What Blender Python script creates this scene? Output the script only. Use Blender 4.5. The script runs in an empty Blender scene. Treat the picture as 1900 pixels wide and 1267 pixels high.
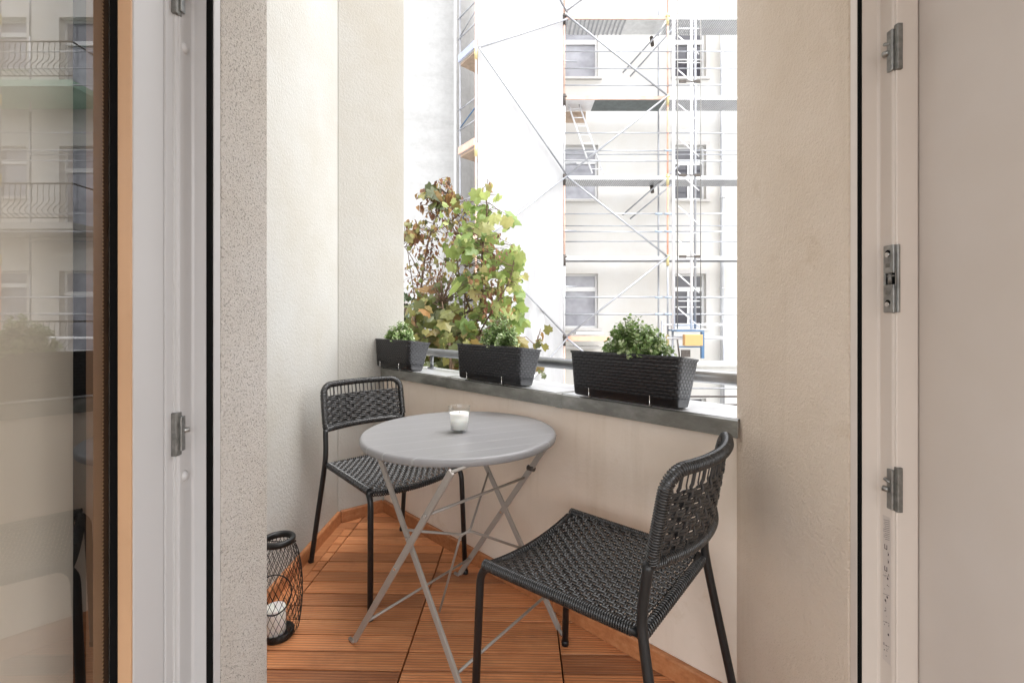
import bpy, bmesh, math, random
from mathutils import Vector, Matrix
R = math.radians
random.seed(7)
sc = bpy.context.scene
COL = sc.collection

# ------------------------------------------------------------------ camera, world, sun, exposure
EYE = 1.087
cam = bpy.data.cameras.new('camera'); co = bpy.data.objects.new('camera', cam); COL.objects.link(co)
co.location = (0, 0, EYE); co.rotation_euler = (R(90), 0, 0)
cam.sensor_width = 36; cam.lens = 16.0; cam.shift_y = -(633.5 - 592) / 1900.0 * 1.0
cam.clip_start = 0.02; cam.clip_end = 500
sc.camera = co
sc.render.resolution_x = 1024; sc.render.resolution_y = 682

SUN_EL, SUN_AZ = 70, 112          # azimuth measured from +Y towards +X
w = bpy.data.worlds.new('World'); sc.world = w; w.use_nodes = True
nt = w.node_tree; nt.nodes.clear()
sky = nt.nodes.new('ShaderNodeTexSky'); sky.sky_type = 'NISHITA'; sky.sun_disc = False
sky.sun_elevation = R(SUN_EL); sky.sun_rotation = R(SUN_AZ); sky.dust_density = 2.5; sky.air_density = 1.0
hs = nt.nodes.new('ShaderNodeHueSaturation'); hs.inputs['Saturation'].default_value = 0.10
bg = nt.nodes.new('ShaderNodeBackground'); bg.inputs['Strength'].default_value = 0.15
wo = nt.nodes.new('ShaderNodeOutputWorld')
nt.links.new(sky.outputs[0], hs.inputs['Color']); nt.links.new(hs.outputs[0], bg.inputs['Color']); nt.links.new(bg.outputs[0], wo.inputs['Surface'])
sl = bpy.data.lights.new('sun', 'SUN'); sl.energy = 0.3; sl.angle = R(30); sl.color = (1.0, 0.97, 0.93)
so = bpy.data.objects.new('sun', sl); COL.objects.link(so)
sd = Vector((math.sin(R(SUN_AZ)) * math.cos(R(SUN_EL)), math.cos(R(SUN_AZ)) * math.cos(R(SUN_EL)), math.sin(R(SUN_EL))))
so.rotation_euler = sd.to_track_quat('Z', 'Y').to_euler(); so.location = (3, 6, 12)
vs = sc.view_settings; vs.view_transform = 'Standard'; vs.look = 'None'; vs.gamma = 1; vs.exposure = 2.42

# ------------------------------------------------------------------ helpers
F = 844.4
def at(px, py, Y):
    return Vector(((px - 950) / F * Y, Y, EYE - (py - 592) / F * Y))
def V(*a): return Vector(a)

class MB:
    def __init__(s): s.v = []; s.f = []; s.sm = []
    def add(s, vs_, fs, smooth=False):
        o = len(s.v); s.v += [tuple(v) for v in vs_]
        for f in fs: s.f.append([i + o for i in f]); s.sm.append(smooth)
    def box(s, a, b, M=None):
        x0, y0, z0 = a; x1, y1, z1 = b
        p = [V(x, y, z) for z in (z0, z1) for y in (y0, y1) for x in (x0, x1)]
        if M is not None: p = [M @ q for q in p]
        s.add(p, [(0, 2, 3, 1), (4, 5, 7, 6), (0, 1, 5, 4), (2, 6, 7, 3), (0, 4, 6, 2), (1, 3, 7, 5)])
    def prism(s, poly, z0, z1):            # plan polygon (ccw) extruded in z
        n = len(poly)
        a = sum(poly[i][0] * poly[(i + 1) % n][1] - poly[(i + 1) % n][0] * poly[i][1] for i in range(n))
        if a < 0: poly = poly[::-1]
        p = [V(x, y, z0) for x, y in poly] + [V(x, y, z1) for x, y in poly]
        s.add(p, [tuple(range(n))[::-1], tuple(range(n, 2 * n))] + [(i, (i + 1) % n, n + (i + 1) % n, n + i) for i in range(n)])
    def extr(s, sec, o, a, b, up=V(0, 0, 1), L=1):   # section [(a,b)..] in axes a,b at o, extruded by L vector
        n = len(sec); p0 = [o + a * x + b * y for x, y in sec]; p = p0 + [q + L for q in p0]
        s.add(p, [tuple(range(n))[::-1], tuple(range(n, 2 * n))] + [(i, (i + 1) % n, n + (i + 1) % n, n + i) for i in range(n)])
    def tube(s, pts, r, seg=10, closed=False, flat=None, caps=True):
        pts = [Vector(p) for p in pts]; n = len(pts)
        rr = r if isinstance(r, (list, tuple)) else [r] * n
        T = []
        for i in range(n):
            if closed: t = pts[(i + 1) % n] - pts[i - 1]
            else: t = pts[min(i + 1, n - 1)] - pts[max(i - 1, 0)]
            T.append(t.normalized())
        ref = V(0, 0, 1) if abs(T[0].z) < 0.9 else V(1, 0, 0)
        nrm = (ref - T[0] * ref.dot(T[0])).normalized(); vs_ = []
        for i in range(n):
            if i:
                q = T[i - 1].rotation_difference(T[i]); nrm = q @ nrm
                nrm = (nrm - T[i] * nrm.dot(T[i])).normalized()
            b = T[i].cross(nrm)
            for k in range(seg):
                a = 2 * math.pi * k / seg
                ca, sa = math.cos(a), math.sin(a)
                if flat: vs_.append(pts[i] + nrm * (ca * flat[1]) + b * (sa * flat[0]))
                else: vs_.append(pts[i] + (nrm * ca + b * sa) * rr[i])
        fs = []
        m = n if closed else n - 1
        for i in range(m):
            j = (i + 1) % n
            for k in range(seg):
                l = (k + 1) % seg
                fs.append((i * seg + k, i * seg + l, j * seg + l, j * seg + k))
        s.add(vs_, fs, True)
        if caps and not closed:
            o = len(s.v) - len(vs_)
            s.f.append([o + k for k in range(seg)][::-1]); s.sm.append(False)
            s.f.append([o + (n - 1) * seg + k for k in range(seg)]); s.sm.append(False)
    def lathe(s, prof, c, seg=32):
        n = len(prof); vs_ = []
        for r, z in prof:
            for k in range(seg):
                a = 2 * math.pi * k / seg; vs_.append(c + V(math.cos(a) * r, math.sin(a) * r, z))
        fs = [(i * seg + k, i * seg + (k + 1) % seg, (i + 1) * seg + (k + 1) % seg, (i + 1) * seg + k) for i in range(n - 1) for k in range(seg)]
        s.add(vs_, fs, True)
    def build(s, name, mat, parent=None, bevel=0, auto=None):
        me = bpy.data.meshes.new(name); me.from_pydata(s.v, [], s.f)
        me.polygons.foreach_set('use_smooth', s.sm); me.materials.append(mat); me.update()
        o = bpy.data.objects.new(name, me); COL.objects.link(o)
        if parent: o.parent = parent
        if bevel:
            m = o.modifiers.new('bevel', 'BEVEL'); m.width = bevel; m.segments = 2; m.limit_method = 'ANGLE'; m.angle_limit = R(40)
        return o

def tag(o, label=None, cat=None, group=None, kind=None):
    if label: o['label'] = label
    if cat: o['category'] = cat
    if group: o['group'] = group
    if kind: o['kind'] = kind
    return o
def empty(name, loc=(0, 0, 0), rz=0, rot=None):
    o = bpy.data.objects.new(name, None); COL.objects.link(o); o.location = loc
    o.rotation_euler = rot if rot else (0, 0, rz); o.empty_display_size = 0.1
    return o
def copy_tree(o, parent=None):
    c = o.copy(); COL.objects.link(c)
    if parent: c.parent = parent
    for ch in [x for x in list(COL.objects) if x.parent == o]: copy_tree(ch, c)
    return c
def smooth_path(pts, n=8):                    # Catmull-Rom
    P = [Vector(p) for p in pts]; P = [P[0] * 2 - P[1]] + P + [P[-1] * 2 - P[-2]]; out = []
    for i in range(1, len(P) - 2):
        a, b, c, d = P[i - 1], P[i], P[i + 1], P[i + 2]
        for k in range(n):
            t = k / n
            out.append(0.5 * ((2 * b) + (c - a) * t + (2 * a - 5 * b + 4 * c - d) * t * t + (3 * b - a - 3 * c + d) * t ** 3))
    out.append(P[-2]); return out
def fillet(pts, r, n=6):                      # round the inner corners of a polyline
    P = [Vector(p) for p in pts]; out = [P[0]]
    for i in range(1, len(P) - 1):
        a, b, c = P[i - 1], P[i], P[i + 1]
        rr = min(r, (a - b).length * .49, (c - b).length * .49)
        p, q = b + (a - b).normalized() * rr, b + (c - b).normalized() * rr
        for k in range(n + 1):
            t = k / n; out.append(p * (1 - t) ** 2 + b * 2 * t * (1 - t) + q * t * t)
    out.append(P[-1]); return out

# ------------------------------------------------------------------ materials
class NT:
    def __init__(s, name):
        s.m = bpy.data.materials.new(name); s.m.use_nodes = True; s.t = s.m.node_tree
        s.b = s.t.nodes['Principled BSDF']; s.out = s.t.nodes['Material Output']
    def n(s, k, **kw):
        x = s.t.nodes.new(k)
        for a, v in kw.items(): setattr(x, a, v)
        return x
    def l(s, a, b): s.t.links.new(a, b)
    def coord(s, scale=(1, 1, 1), kind='Object', rot=(0, 0, 0)):
        c = s.n('ShaderNodeTexCoord'); m = s.n('ShaderNodeMapping'); m.inputs['Scale'].default_value = scale; m.inputs['Rotation'].default_value = rot
        s.l(c.outputs[kind], m.inputs[0]); return m.outputs[0]
    def noise(s, scale, vec=None, detail=4, rough=.6):
        x = s.n('ShaderNodeTexNoise'); x.inputs['Scale'].default_value = scale; x.inputs['Detail'].default_value = detail; x.inputs['Roughness'].default_value = rough
        if vec is not None: s.l(vec, x.inputs['Vector'])
        return x.outputs['Fac']
    def ramp(s, fac, stops):
        x = s.n('ShaderNodeValToRGB'); s.l(fac, x.inputs[0]); e = x.color_ramp.elements
        while len(e) < len(stops): e.new(0.5)
        for i, (p, c) in enumerate(stops): e[i].position = p; e[i].color = (*c, 1) if len(c) == 3 else c
        return x.outputs[0]
    def math(s, op, a, b=None, c=None):
        x = s.n('ShaderNodeMath', operation=op)
        for i, q in enumerate((a, b, c)):
            if q is None: continue
            if isinstance(q, (int, float)): x.inputs[i].default_value = q
            else: s.l(q, x.inputs[i])
        return x.outputs[0]
    def mix(s, fac, a, b, mode='MIX'):
        x = s.n('ShaderNodeMix', data_type='RGBA', blend_type=mode)
        for i, q in ((0, fac), (6, a), (7, b)):
            if isinstance(q, (int, float)): x.inputs[i].default_value = q
            elif isinstance(q, tuple): x.inputs[i].default_value = (*q, 1)
            else: s.l(q, x.inputs[i])
        return x.outputs[2]
    def bump(s, h, strength=.3, dist=.002, prev=None):
        x = s.n('ShaderNodeBump'); x.inputs['Strength'].default_value = strength; x.inputs['Distance'].default_value = dist
        s.l(h, x.inputs['Height'])
        if prev is not None: s.l(prev, x.inputs['Normal'])
        s.l(x.outputs[0], s.b.inputs['Normal']); return x.outputs[0]

def stucco(name, col, grain=260, bumpd=.0022, pits=0.0, soft=0.06, blotch=2.2, rough=.92, strength=.55, low=(1, .96, .9), stain=0.0):
    t = NT(name); c = t.coord()
    big = t.noise(blotch, c, 5, .65)
    dark = tuple(x * (1 - soft * 1.6) * l for x, l in zip(col, low)); light = tuple(min(1, x * (1 + soft)) for x in col)
    base = t.ramp(big, [(.3, dark), (.7, light)])
    n1 = t.noise(grain, c, 4, .7)
    n2 = t.noise(grain * .5, c, 3, .5)
    h = t.math('ADD', t.math('MULTIPLY', n1, .55), t.math('MULTIPLY', n2, .8))
    if pits:
        n3 = t.noise(grain * .62, c, 2, .5)
        pit = t.ramp(n3, [(.30, (1, 1, 1)), (.41, (0, 0, 0))])
        base = t.mix(t.math('MULTIPLY', pit, pits), base, tuple(x * .5 for x in col))
        h = t.math('SUBTRACT', h, t.math('MULTIPLY', pit, 1.2))
    if stain:
        sv = t.coord((9, 9, .8)); st = t.ramp(t.noise(1.0, sv, 5, .7), [(.55, (1, 1, 1)), (.78, (.86, .84, .80))]); base = t.mix(stain, base, st, 'MULTIPLY')
        sc2 = t.ramp(t.noise(4.5, c, 6, .75), [(.60, (1, 1, 1)), (.72, (.88, .84, .78))]); base = t.mix(stain, base, sc2, 'MULTIPLY')
    t.l(base, t.b.inputs['Base Color']); t.b.inputs['Roughness'].default_value = rough
    t.bump(h, strength, bumpd); return t.m
def plain(name, col, rough=.5, metal=0, var=.06, scale=8, bumps=0, bscale=200, spec=.5, coat=0):
    t = NT(name); c = t.coord()
    n = t.noise(scale, c, 5, .6)
    t.l(t.ramp(n, [(.3, tuple(x * (1 - var) for x in col)), (.7, tuple(min(1, x * (1 + var)) for x in col))]), t.b.inputs['Base Color'])
    t.b.inputs['Metallic'].default_value = metal; t.b.inputs['Specular IOR Level'].default_value = spec
    rn = t.noise(scale * 4, c, 3, .6)
    t.l(t.math('MULTIPLY_ADD', rn, .16, rough - .08), t.b.inputs['Roughness'])
    if coat: t.b.inputs['Coat Weight'].default_value = coat
    if bumps: t.bump(t.noise(bscale, c, 3, .6), bumps, .001)
    return t.m
def leafmat(name, stops, trans=.35, rough=.45, veins=True):
    t = NT(name); g = t.n('ShaderNodeNewGeometry'); c = t.coord()
    base = t.ramp(g.outputs['Random Per Island'], stops)
    n = t.noise(60, c, 3, .6)
    base = t.mix(t.math('MULTIPLY', n, .35), base, (.10, .07, .02), 'MIX')
    t.l(base, t.b.inputs['Base Color']); t.b.inputs['Roughness'].default_value = rough
    tr = t.n('ShaderNodeBsdfTranslucent'); t.l(base, tr.inputs[0])
    mx = t.n('ShaderNodeMixShader'); mx.inputs[0].default_value = trans
    t.l(t.b.outputs[0], mx.inputs[1]); t.l(tr.outputs[0], mx.inputs[2]); t.l(mx.outputs[0], t.out.inputs[0]); return t.m

M = {}
M['stucco_left'] = stucco('pitted_grey_stucco', (.55, .52, .49), 420, .003, .26, .05, strength=.9)
M['stucco_right'] = stucco('beige_stucco', (.77, .665, .565), 250, .0034, .0, .05, 1.6, strength=1.0, stain=.7)
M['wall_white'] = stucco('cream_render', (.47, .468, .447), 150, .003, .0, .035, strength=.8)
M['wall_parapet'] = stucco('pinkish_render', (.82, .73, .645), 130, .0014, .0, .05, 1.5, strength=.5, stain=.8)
M['plaster_grey'] = stucco('smooth_grey_plaster', (.74, .71, .64), 60, .0006, .0, .04, 1.0, strength=.2)
M['plaster'] = stucco('smooth_plaster', (.64, .59, .56), 60, .0006, .0, .05, 1.0, strength=.25)  # pinkish tint carries the warm indoor light on the right reveal
M['facade'] = stucco('courtyard_facade_render', (.66, .655, .64), 40, .003, .0, .03, .6)
def stained():
    t = NT('stained_white_gable'); c = t.coord((1, 1, 1)); c2 = t.coord((.25, .25, 1.4))
    a = t.ramp(t.noise(.9, c2, 7, .72), [(.48, (.52, .52, .515)), (.70, (.43, .425, .42))])
    b = t.ramp(t.noise(7, c, 5, .7), [(.35, (.9, .9, .9)), (.6, (1, 1, 1))])
    t.l(t.mix(1.0, a, b, 'MULTIPLY'), t.b.inputs['Base Color']); t.b.inputs['Roughness'].default_value = .95
    t.bump(t.noise(30, c, 4), .3, .01); return t.m
M['gable'] = stained()
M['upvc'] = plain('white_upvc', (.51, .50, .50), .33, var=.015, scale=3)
M['upvc_warm_lit'] = plain('white_upvc_warm_lit', (.70, .63, .57), .35, var=.02, scale=3)  # white uPVC of the right jamb with warm indoor light in its colour
M['rubber'] = plain('black_rubber', (.003, .003, .003), .8, var=.2, spec=.1)
M['bead'] = plain('lamplit_bead', (.50, .30, .17), .35, var=.08, scale=4)  # tan stands for warm indoor lamplight on the white stile return
M['zamak'] = plain('cast_zinc', (.36, .36, .35), .42, 1, .3, 60, .4, 300)
M['zamak_dark'] = plain('tarnished_zinc', (.25, .245, .23), .55, .8, .3, 90, .5, 300)
M['chrome'] = plain('screw_steel', (.8, .8, .78), .25, 1, .05)
M['frame_black'] = plain('black_steel', (.012, .012, .013), .38, var=.1, scale=20, spec=.5)
M['lantern'] = plain('black_wire', (.008, .008, .008), .45, var=.1)
M['galv'] = plain('galvanised_steel', (.44, .45, .48), .42, .65, .12, 6)
M['galv_white'] = plain('pale_aluminium', (.82, .82, .84), .45, .3, .05, 6)
M['orange'] = plain('orange_paint', (.86, .44, .31), .5, 0, .15, 5)
M['pink_pale'] = plain('overexposed_pink_paint', (.78, .52, .42), .6, .1, .2, 5)  # pale tone carries the overexposure of the courtyard, not wear
M['blue_pale'] = plain('pale_blue_coupler', (.42, .50, .60), .5, .2, .1, 6)
M['blue'] = plain('blue_paint', (.07, .15, .27), .5, 0, .1, 5)
M['yellow'] = plain('yellow_crate', (.55, .32, .13), .6, 0, .05, 5)
M['clamp'] = plain('rusty_clamp', (.10, .085, .075), .6, .5, .3, 20)
M['rosette'] = plain('yellow_zinc', (.72, .62, .32), .5, .4, .2, 10)
M['deckgrate'] = plain('deck_grating', (.72, .73, .74), .55, .5, .1, 8)
M['darkply'] = plain('dark_plywood', (.13, .15, .15), .7, 0, .2, 8)
M['brownply'] = plain('brown_plywood', (.50, .38, .29), .7, 0, .2, 8)
M['concrete'] = plain('grey_concrete', (.42, .41, .39), .9, 0, .12, 5, .5, 60)
M['winframe'] = plain('white_window_frame', (.78, .78, .78), .4, 0, .02)
M['stone'] = plain('sill_stone', (.62, .60, .58), .85, 0, .05)
M['blind'] = plain('grey_blind', (.34, .34, .38), .7, 0, .05, 4)
M['wax'] = plain('white_wax', (.86, .84, .80), .45, 0, .01)
M['wax'].node_tree.nodes['Principled BSDF'].inputs['Subsurface Weight'].default_value = .3
M['wax'].node_tree.nodes['Principled BSDF'].inputs['Subsurface Radius'].default_value = (.01, .007, .004)
M['table'] = plain('grey_table_paint', (.33, .32, .32), .38, 0, .02, 6, .05, 400)
M['tableleg'] = plain('greige_leg_paint', (.36, .33, .30), .38, .1, .04, 10)
M['soil'] = plain('potting_soil', (.03, .022, .016), .95, 0, .3, 60, 1, 150)
M['bark'] = plain('brown_bark', (.14, .09, .06), .85, 0, .3, 30, .6, 90)
M['greenstem'] = plain('green_stem', (.18, .22, .08), .6, 0, .2, 30)
M['ground'] = plain('courtyard_paving', (.33, .32, .30), .9, 0, .15, 2, .3, 30)
M['roomfloor'] = plain('oak_floor', (.34, .22, .13), .4, 0, .15, 5)
M['greensteel'] = plain('pale_green_steel', (.35, .5, .4), .6, 0, .1, 3)

def sillmat():
    t = NT('weathered_zinc_sheet'); c = t.coord((1, 1, 1)); c2 = t.coord((.5, .5, 1.2))
    a = t.ramp(t.noise(9, c2, 6, .68), [(.30, (.075, .075, .062)), (.5, (.15, .15, .13)), (.68, (.28, .28, .26))])
    t.l(a, t.b.inputs['Base Color']); t.b.inputs['Metallic'].default_value = .25; t.b.inputs['Coat Weight'].default_value = 1.0; t.b.inputs['Coat Roughness'].default_value = .22; t.b.inputs['Coat IOR'].default_value = 1.8
    t.l(t.math('MULTIPLY_ADD', t.noise(40, c, 4), .35, .25), t.b.inputs['Roughness'])
    t.bump(t.noise(9, c, 5, .6), .25, .004); return t.m
M['sill'] = sillmat()
M['sill_top'] = plain('sky_lit_zinc', (.80, .81, .83), .38, .85, .10, 12, .15, 40)  # bright sky reflection put into the lighter colour of the coping top
M['tube'] = plain('dull_steel_tube', (.24, .245, .25), .36, .75, .15, 9)

def woodmat(name, grooves=True, k=1.0):
    t = NT(name); g = t.n('ShaderNodeNewGeometry'); c = t.coord((2.5, 34, 34)); co_ = t.coord()
    # offset the grain per board
    vm = t.n('ShaderNodeVectorMath', operation='ADD'); t.l(c, vm.inputs[0])
    cb = t.n('ShaderNodeCombineXYZ'); t.l(t.math('MULTIPLY', g.outputs['Random Per Island'], 37), cb.inputs[0]); t.l(t.math('MULTIPLY', g.outputs['Random Per Island'], 91), cb.inputs[1])
    t.l(cb.outputs[0], vm.inputs[1])
    grain = t.noise(1.6, vm.outputs[0], 7, .68)
    base = t.ramp(grain, [(.25, (.48*k, .18*k, .072*k)), (.5, (.68*k, .285*k, .118*k)), (.75, (.80*k, .41*k, .20*k))])
    tint = t.ramp(g.outputs['Random Per Island'], [(0, (.62, .58, .58)), (.3, (.86, .83, .80)), (.6, (1.0, .97, .94)), (1, (1.22, 1.2, 1.2))])
    base = t.mix(1.0, base, tint, 'MULTIPLY')
    dirt = t.ramp(t.noise(5, co_, 6, .7), [(.52, (1, 1, 1)), (.75, (.72, .72, .74))])
    base = t.mix(1.0, base, dirt, 'MULTIPLY')
    h = t.math('MULTIPLY', grain, .35)
    if grooves:
        sp = t.n('ShaderNodeSeparateXYZ'); t.l(co_, sp.inputs[0])
        s1 = t.math('SINE', t.math('MULTIPLY', sp.outputs[1], 2 * math.pi / .0108))
        gr = t.math('POWER', t.math('MULTIPLY_ADD', s1, .5, .5), 3.0)
        base = t.mix(t.math('MULTIPLY', gr, .42), base, (.07, .022, .010))
        h = t.math('SUBTRACT', h, gr)
    t.l(base, t.b.inputs['Base Color'])
    t.l(t.math('MULTIPLY_ADD', grain, .25, .36), t.b.inputs['Roughness'])
    t.bump(h, .5, .0018); return t.m
M['deck'] = woodmat('decking_hardwood'); M['skirt'] = woodmat('skirting_hardwood', False, .72)

def strand(name='woven_plastic', col=(.026, .0255, .026), rough=.22):
    t = NT(name); g = t.n('ShaderNodeNewGeometry')
    t.l(t.ramp(g.outputs['Random Per Island'], [(0, tuple(x * .75 for x in col)), (1, tuple(x * 1.3 for x in col))]), t.b.inputs['Base Color'])
    t.b.inputs['Roughness'].default_value = rough; t.b.inputs['Specular IOR Level'].default_value = .8
    t.bump(t.noise(500, t.coord(), 2), .15, .0004); return t.m
M['strand'] = strand()

def planter_mat():
    t = NT('rattan_pattern_plastic'); c = t.n('ShaderNodeTexCoord'); sp = t.n('ShaderNodeSeparateXYZ'); t.l(c.outputs['Object'], sp.inputs[0])
    u = t.math('ADD', sp.outputs[0], sp.outputs[1]); z = t.math('DIVIDE', sp.outputs[2], .0105)
    row = t.math('FLOOR', z); par = t.math('MULTIPLY', t.math('MODULO', row, 2.0), .5)
    uu = t.math('ADD', t.math('DIVIDE', u, .021), par)
    fu = t.math('FRACT', uu); fz = t.math('FRACT', z)
    hu = t.math('POWER', t.math('SINE', t.math('MULTIPLY', fu, math.pi)), .45)
    hz = t.math('POWER', t.math('SINE', t.math('MULTIPLY', fz, math.pi)), .6)
    h = t.math('MULTIPLY', hu, hz)
    base = t.ramp(h, [(0, (.010, .010, .011)), (.8, (.042, .043, .047))])
    t.l(base, t.b.inputs['Base Color']); t.b.inputs['Roughness'].default_value = .42
    t.bump(h, .9, .0022); return t.m
M['planter'] = planter_mat()
M['planter_base'] = plain('black_plastic', (.012, .012, .013), .4, 0, .1)

def glassmat(name, tint=(1, 1, 1), boost=1.0, ior=1.5):
    t = NT(name); t.t.nodes.remove(t.b)
    fr = t.n('ShaderNodeFresnel'); fr.inputs[0].default_value = ior
    tr = t.n('ShaderNodeBsdfTransparent'); tr.inputs[0].default_value = (*tint, 1)
    gl = t.n('ShaderNodeBsdfGlossy'); gl.inputs['Roughness'].default_value = 0.0; gl.inputs[0].default_value = (1, 1, 1, 1)
    mx = t.n('ShaderNodeMixShader'); geo = t.n('ShaderNodeNewGeometry'); f = t.math('MULTIPLY', t.math('MULTIPLY', fr.outputs[0], boost), t.math('SUBTRACT', 1.0, geo.outputs['Backfacing'])); t.l(f, mx.inputs[0])
    t.l(tr.outputs[0], mx.inputs[1]); t.l(gl.outputs[0], mx.inputs[2]); t.l(mx.outputs[0], t.out.inputs[0]); return t.m
M['doorglass'] = glassmat('door_glass', (.96, .95, .94), 3.0)
M['clearglass'] = glassmat('clear_glass', (.97, .98, .98), 1.3)
def winpane(name, col):
    t = NT(name); c = t.coord(); t.l(t.ramp(t.noise(1.3, c, 3), [(.4, tuple(x * .7 for x in col)), (.6, col)]), t.b.inputs['Base Color'])
    t.b.inputs['Roughness'].default_value = .06; t.b.inputs['Specular IOR Level'].default_value = .6; return t.m
M['pane_dark'] = winpane('dark_window_glass', (.085, .08, .095)); M['pane_grey'] = winpane('curtained_window_glass', (.42, .42, .46))
def tarpmat():
    t = NT('white_mesh_sheet'); c = t.coord(); c2 = t.coord((1.2, 1.2, .35), rot=(0, R(14), 0))
    n = t.noise(3.2, c2, 6, .62)
    t.l(t.ramp(n, [(.3, (.50, .50, .515)), (.6, (.535, .535, .54))]), t.b.inputs['Base Color'])
    t.b.inputs['Roughness'].default_value = .55; t.bump(n, .35, .05)
    tr = t.n('ShaderNodeBsdfTranslucent'); tr.inputs[0].default_value = (.5, .5, .5, 1)
    mx = t.n('ShaderNodeMixShader'); mx.inputs[0].default_value = .3
    t.l(t.b.outputs[0], mx.inputs[1]); t.l(tr.outputs[0], mx.inputs[2]); t.l(mx.outputs[0], t.out.inputs[0]); return t.m
M['tarp'] = tarpmat()
M['leaf_green'] = leafmat('maple_leaf_green', [(0, (.20, .32, .09)), (.5, (.36, .47, .14)), (.85, (.52, .58, .22)), (1, (.58, .50, .22))], .45)
M['leaf_brown'] = leafmat('withered_leaf', [(0, (.16, .07, .05)), (.40, (.30, .14, .08)), (.70, (.42, .27, .11)), (1, (.44, .42, .15))], .25, .7)
M['leaf_olive'] = leafmat('olive_leaf', [(0, (.06, .085, .03)), (.45, (.14, .17, .045)), (.8, (.27, .25, .07)), (1, (.33, .17, .07))], .35)
M['leaf_ivy'] = leafmat('ivy_leaf', [(0, (.015, .035, .015)), (1, (.05, .10, .035))], .2)
M['leaf_box'] = leafmat('shrub_leaf', [(0, (.11, .21, .06)), (.40, (.25, .40, .13)), (.75, (.40, .52, .24)), (1, (.62, .68, .46))], .25, .4)

# ------------------------------------------------------------------ the balcony shell (plan geometry)
XR, YRb, YRf = .62, 1.2576, .836
XL, YLb, YLf = -.531, .989, .830
P1 = V(-.93, 2.43, 0); cd = V(.7766, .630, 0); P2 = P1 + cd * .26; E1 = P1 + cd * .382
Q = V(XR, YRb, 0); u = (Q - P2).normalized(); n = V(-u.y, u.x, 0); LP = (Q - P2).length
if n.y < 0: n = -n
CEIL = 3.22

m = MB(); m.prism([(XL, YLf), (XL, YLb), (-1.9, YLb), (-1.9, YLf)], -.1, 5.5)
tag(m.build('stucco_pier', M['stucco_left'], bevel=.004), 'pitted grey stucco wall end beside the glass door, left of the balcony', 'wall')
m = MB(); m.prism([(XR, YRf), (XR, YRb), (2.6, YRb), (2.6, YRf)], -.1, 5.5)  # carried up far above the view to keep sun off the balcony
tag(m.build('stucco_pier', M['stucco_right'], bevel=.004), 'wide warm beige stucco wall on the right of the balcony, behind the nearer chair', 'wall')
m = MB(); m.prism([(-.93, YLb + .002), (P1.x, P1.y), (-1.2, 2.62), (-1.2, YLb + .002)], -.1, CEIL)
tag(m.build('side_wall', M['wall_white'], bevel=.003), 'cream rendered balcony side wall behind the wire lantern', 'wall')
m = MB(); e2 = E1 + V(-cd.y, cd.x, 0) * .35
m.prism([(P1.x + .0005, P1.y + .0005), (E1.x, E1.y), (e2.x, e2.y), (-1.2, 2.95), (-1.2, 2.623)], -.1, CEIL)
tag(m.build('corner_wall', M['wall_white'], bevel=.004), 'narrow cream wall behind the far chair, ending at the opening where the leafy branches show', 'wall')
c1, c2_ = P2 - u * .3 + n * .22, Q + u * .3 + n * .22
m = MB(); m.prism([(-1.2, YLb + .002), (XR + .3, YRb - .1), (c2_.x, c2_.y), (c1.x, c1.y), (-1.2, c1.y - .05)], CEIL + .002, CEIL + .25)

m = MB(); m.box((-1.9, YLf - .0, 2.32), (2.6, YLb - .004, 5.5))  # unseen upper wall, made this tall to block the sun
o = m.build('lintel_wall', M['stucco_left']); tag(o, 'stucco wall above the balcony door opening', 'wall')

# parapet with metal coping, tube rail
s0, s1 = -.12, LP + .09
par = empty('parapet_wall'); tag(par, 'low pinkish beige parapet wall with zinc coping carrying the three planters', 'parapet')
m = MB(); a0 = P2 + u * .0 + n * .0; b0 = P2 + u * s1
m.prism([(a0.x, a0.y), (b0.x, b0.y), ((b0 + n * .24).x, (b0 + n * .24).y), ((P2 - u * .1 + n * .24).x, (P2 - u * .1 + n * .24).y), ((P2 - u * .1 + n * .03).x, (P2 - u * .1 + n * .03).y)], -.3, .79)
m.build('rendered_wall', M['wall_parapet'], par)
m = MB()
sec = [(-.030, .765), (-.0265, .765), (-.0265, .795), (.275, .785), (.275, .76), (.279, .76), (.279, .797), (-.024, .816), (-.030, .812)]
m.extr(sec, P2 + u * .012, n, V(0, 0, 1), L=u * (LP + .002))
cop = m.build('coping', M['sill'], par, bevel=.0015)
m = MB(); m.extr([(-.0245, .8164), (.2785, .7974), (.2785, .7979), (-.0245, .8172)], P2 + u * .0125, n, V(0, 0, 1), L=u * (LP + .001))
m.build('coping_top', M['sill_top'], cop)
for k in (.62, 1.28):
    m = MB(); m.extr([(-.0315, .764), (-.0315, .8135), (-.024, .8185), (.2795, .7995), (.2795, .797), (-.020, .8145), (-.0285, .80), (-.0285, .764)], P2 + u * k, n, V(0, 0, 1), L=u * .03)
    m.build('coping_seam', M['sill'], par)
rail = empty('tube_rail', P2 + n * .20); tag(rail, 'thick grey steel tube rail running behind the planters above the coping', 'railing')
m = MB(); m.tube([u * -.05 + V(0, 0, .897), u * (LP + .35) + V(0, 0, .897)], .0225, 24); m.build('tube', M['tube'], rail)
for k in (.18, .80, 1.42):
    m = MB(); m.tube([u * k + V(0, 0, .80), u * k + V(0, 0, .885)], .010, 12); m.lathe([(.0, .806), (.026, .806), (.026, .812), (0, .812)], u * k, 20)
    m.build('post', M['tube'], rail)

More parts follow.
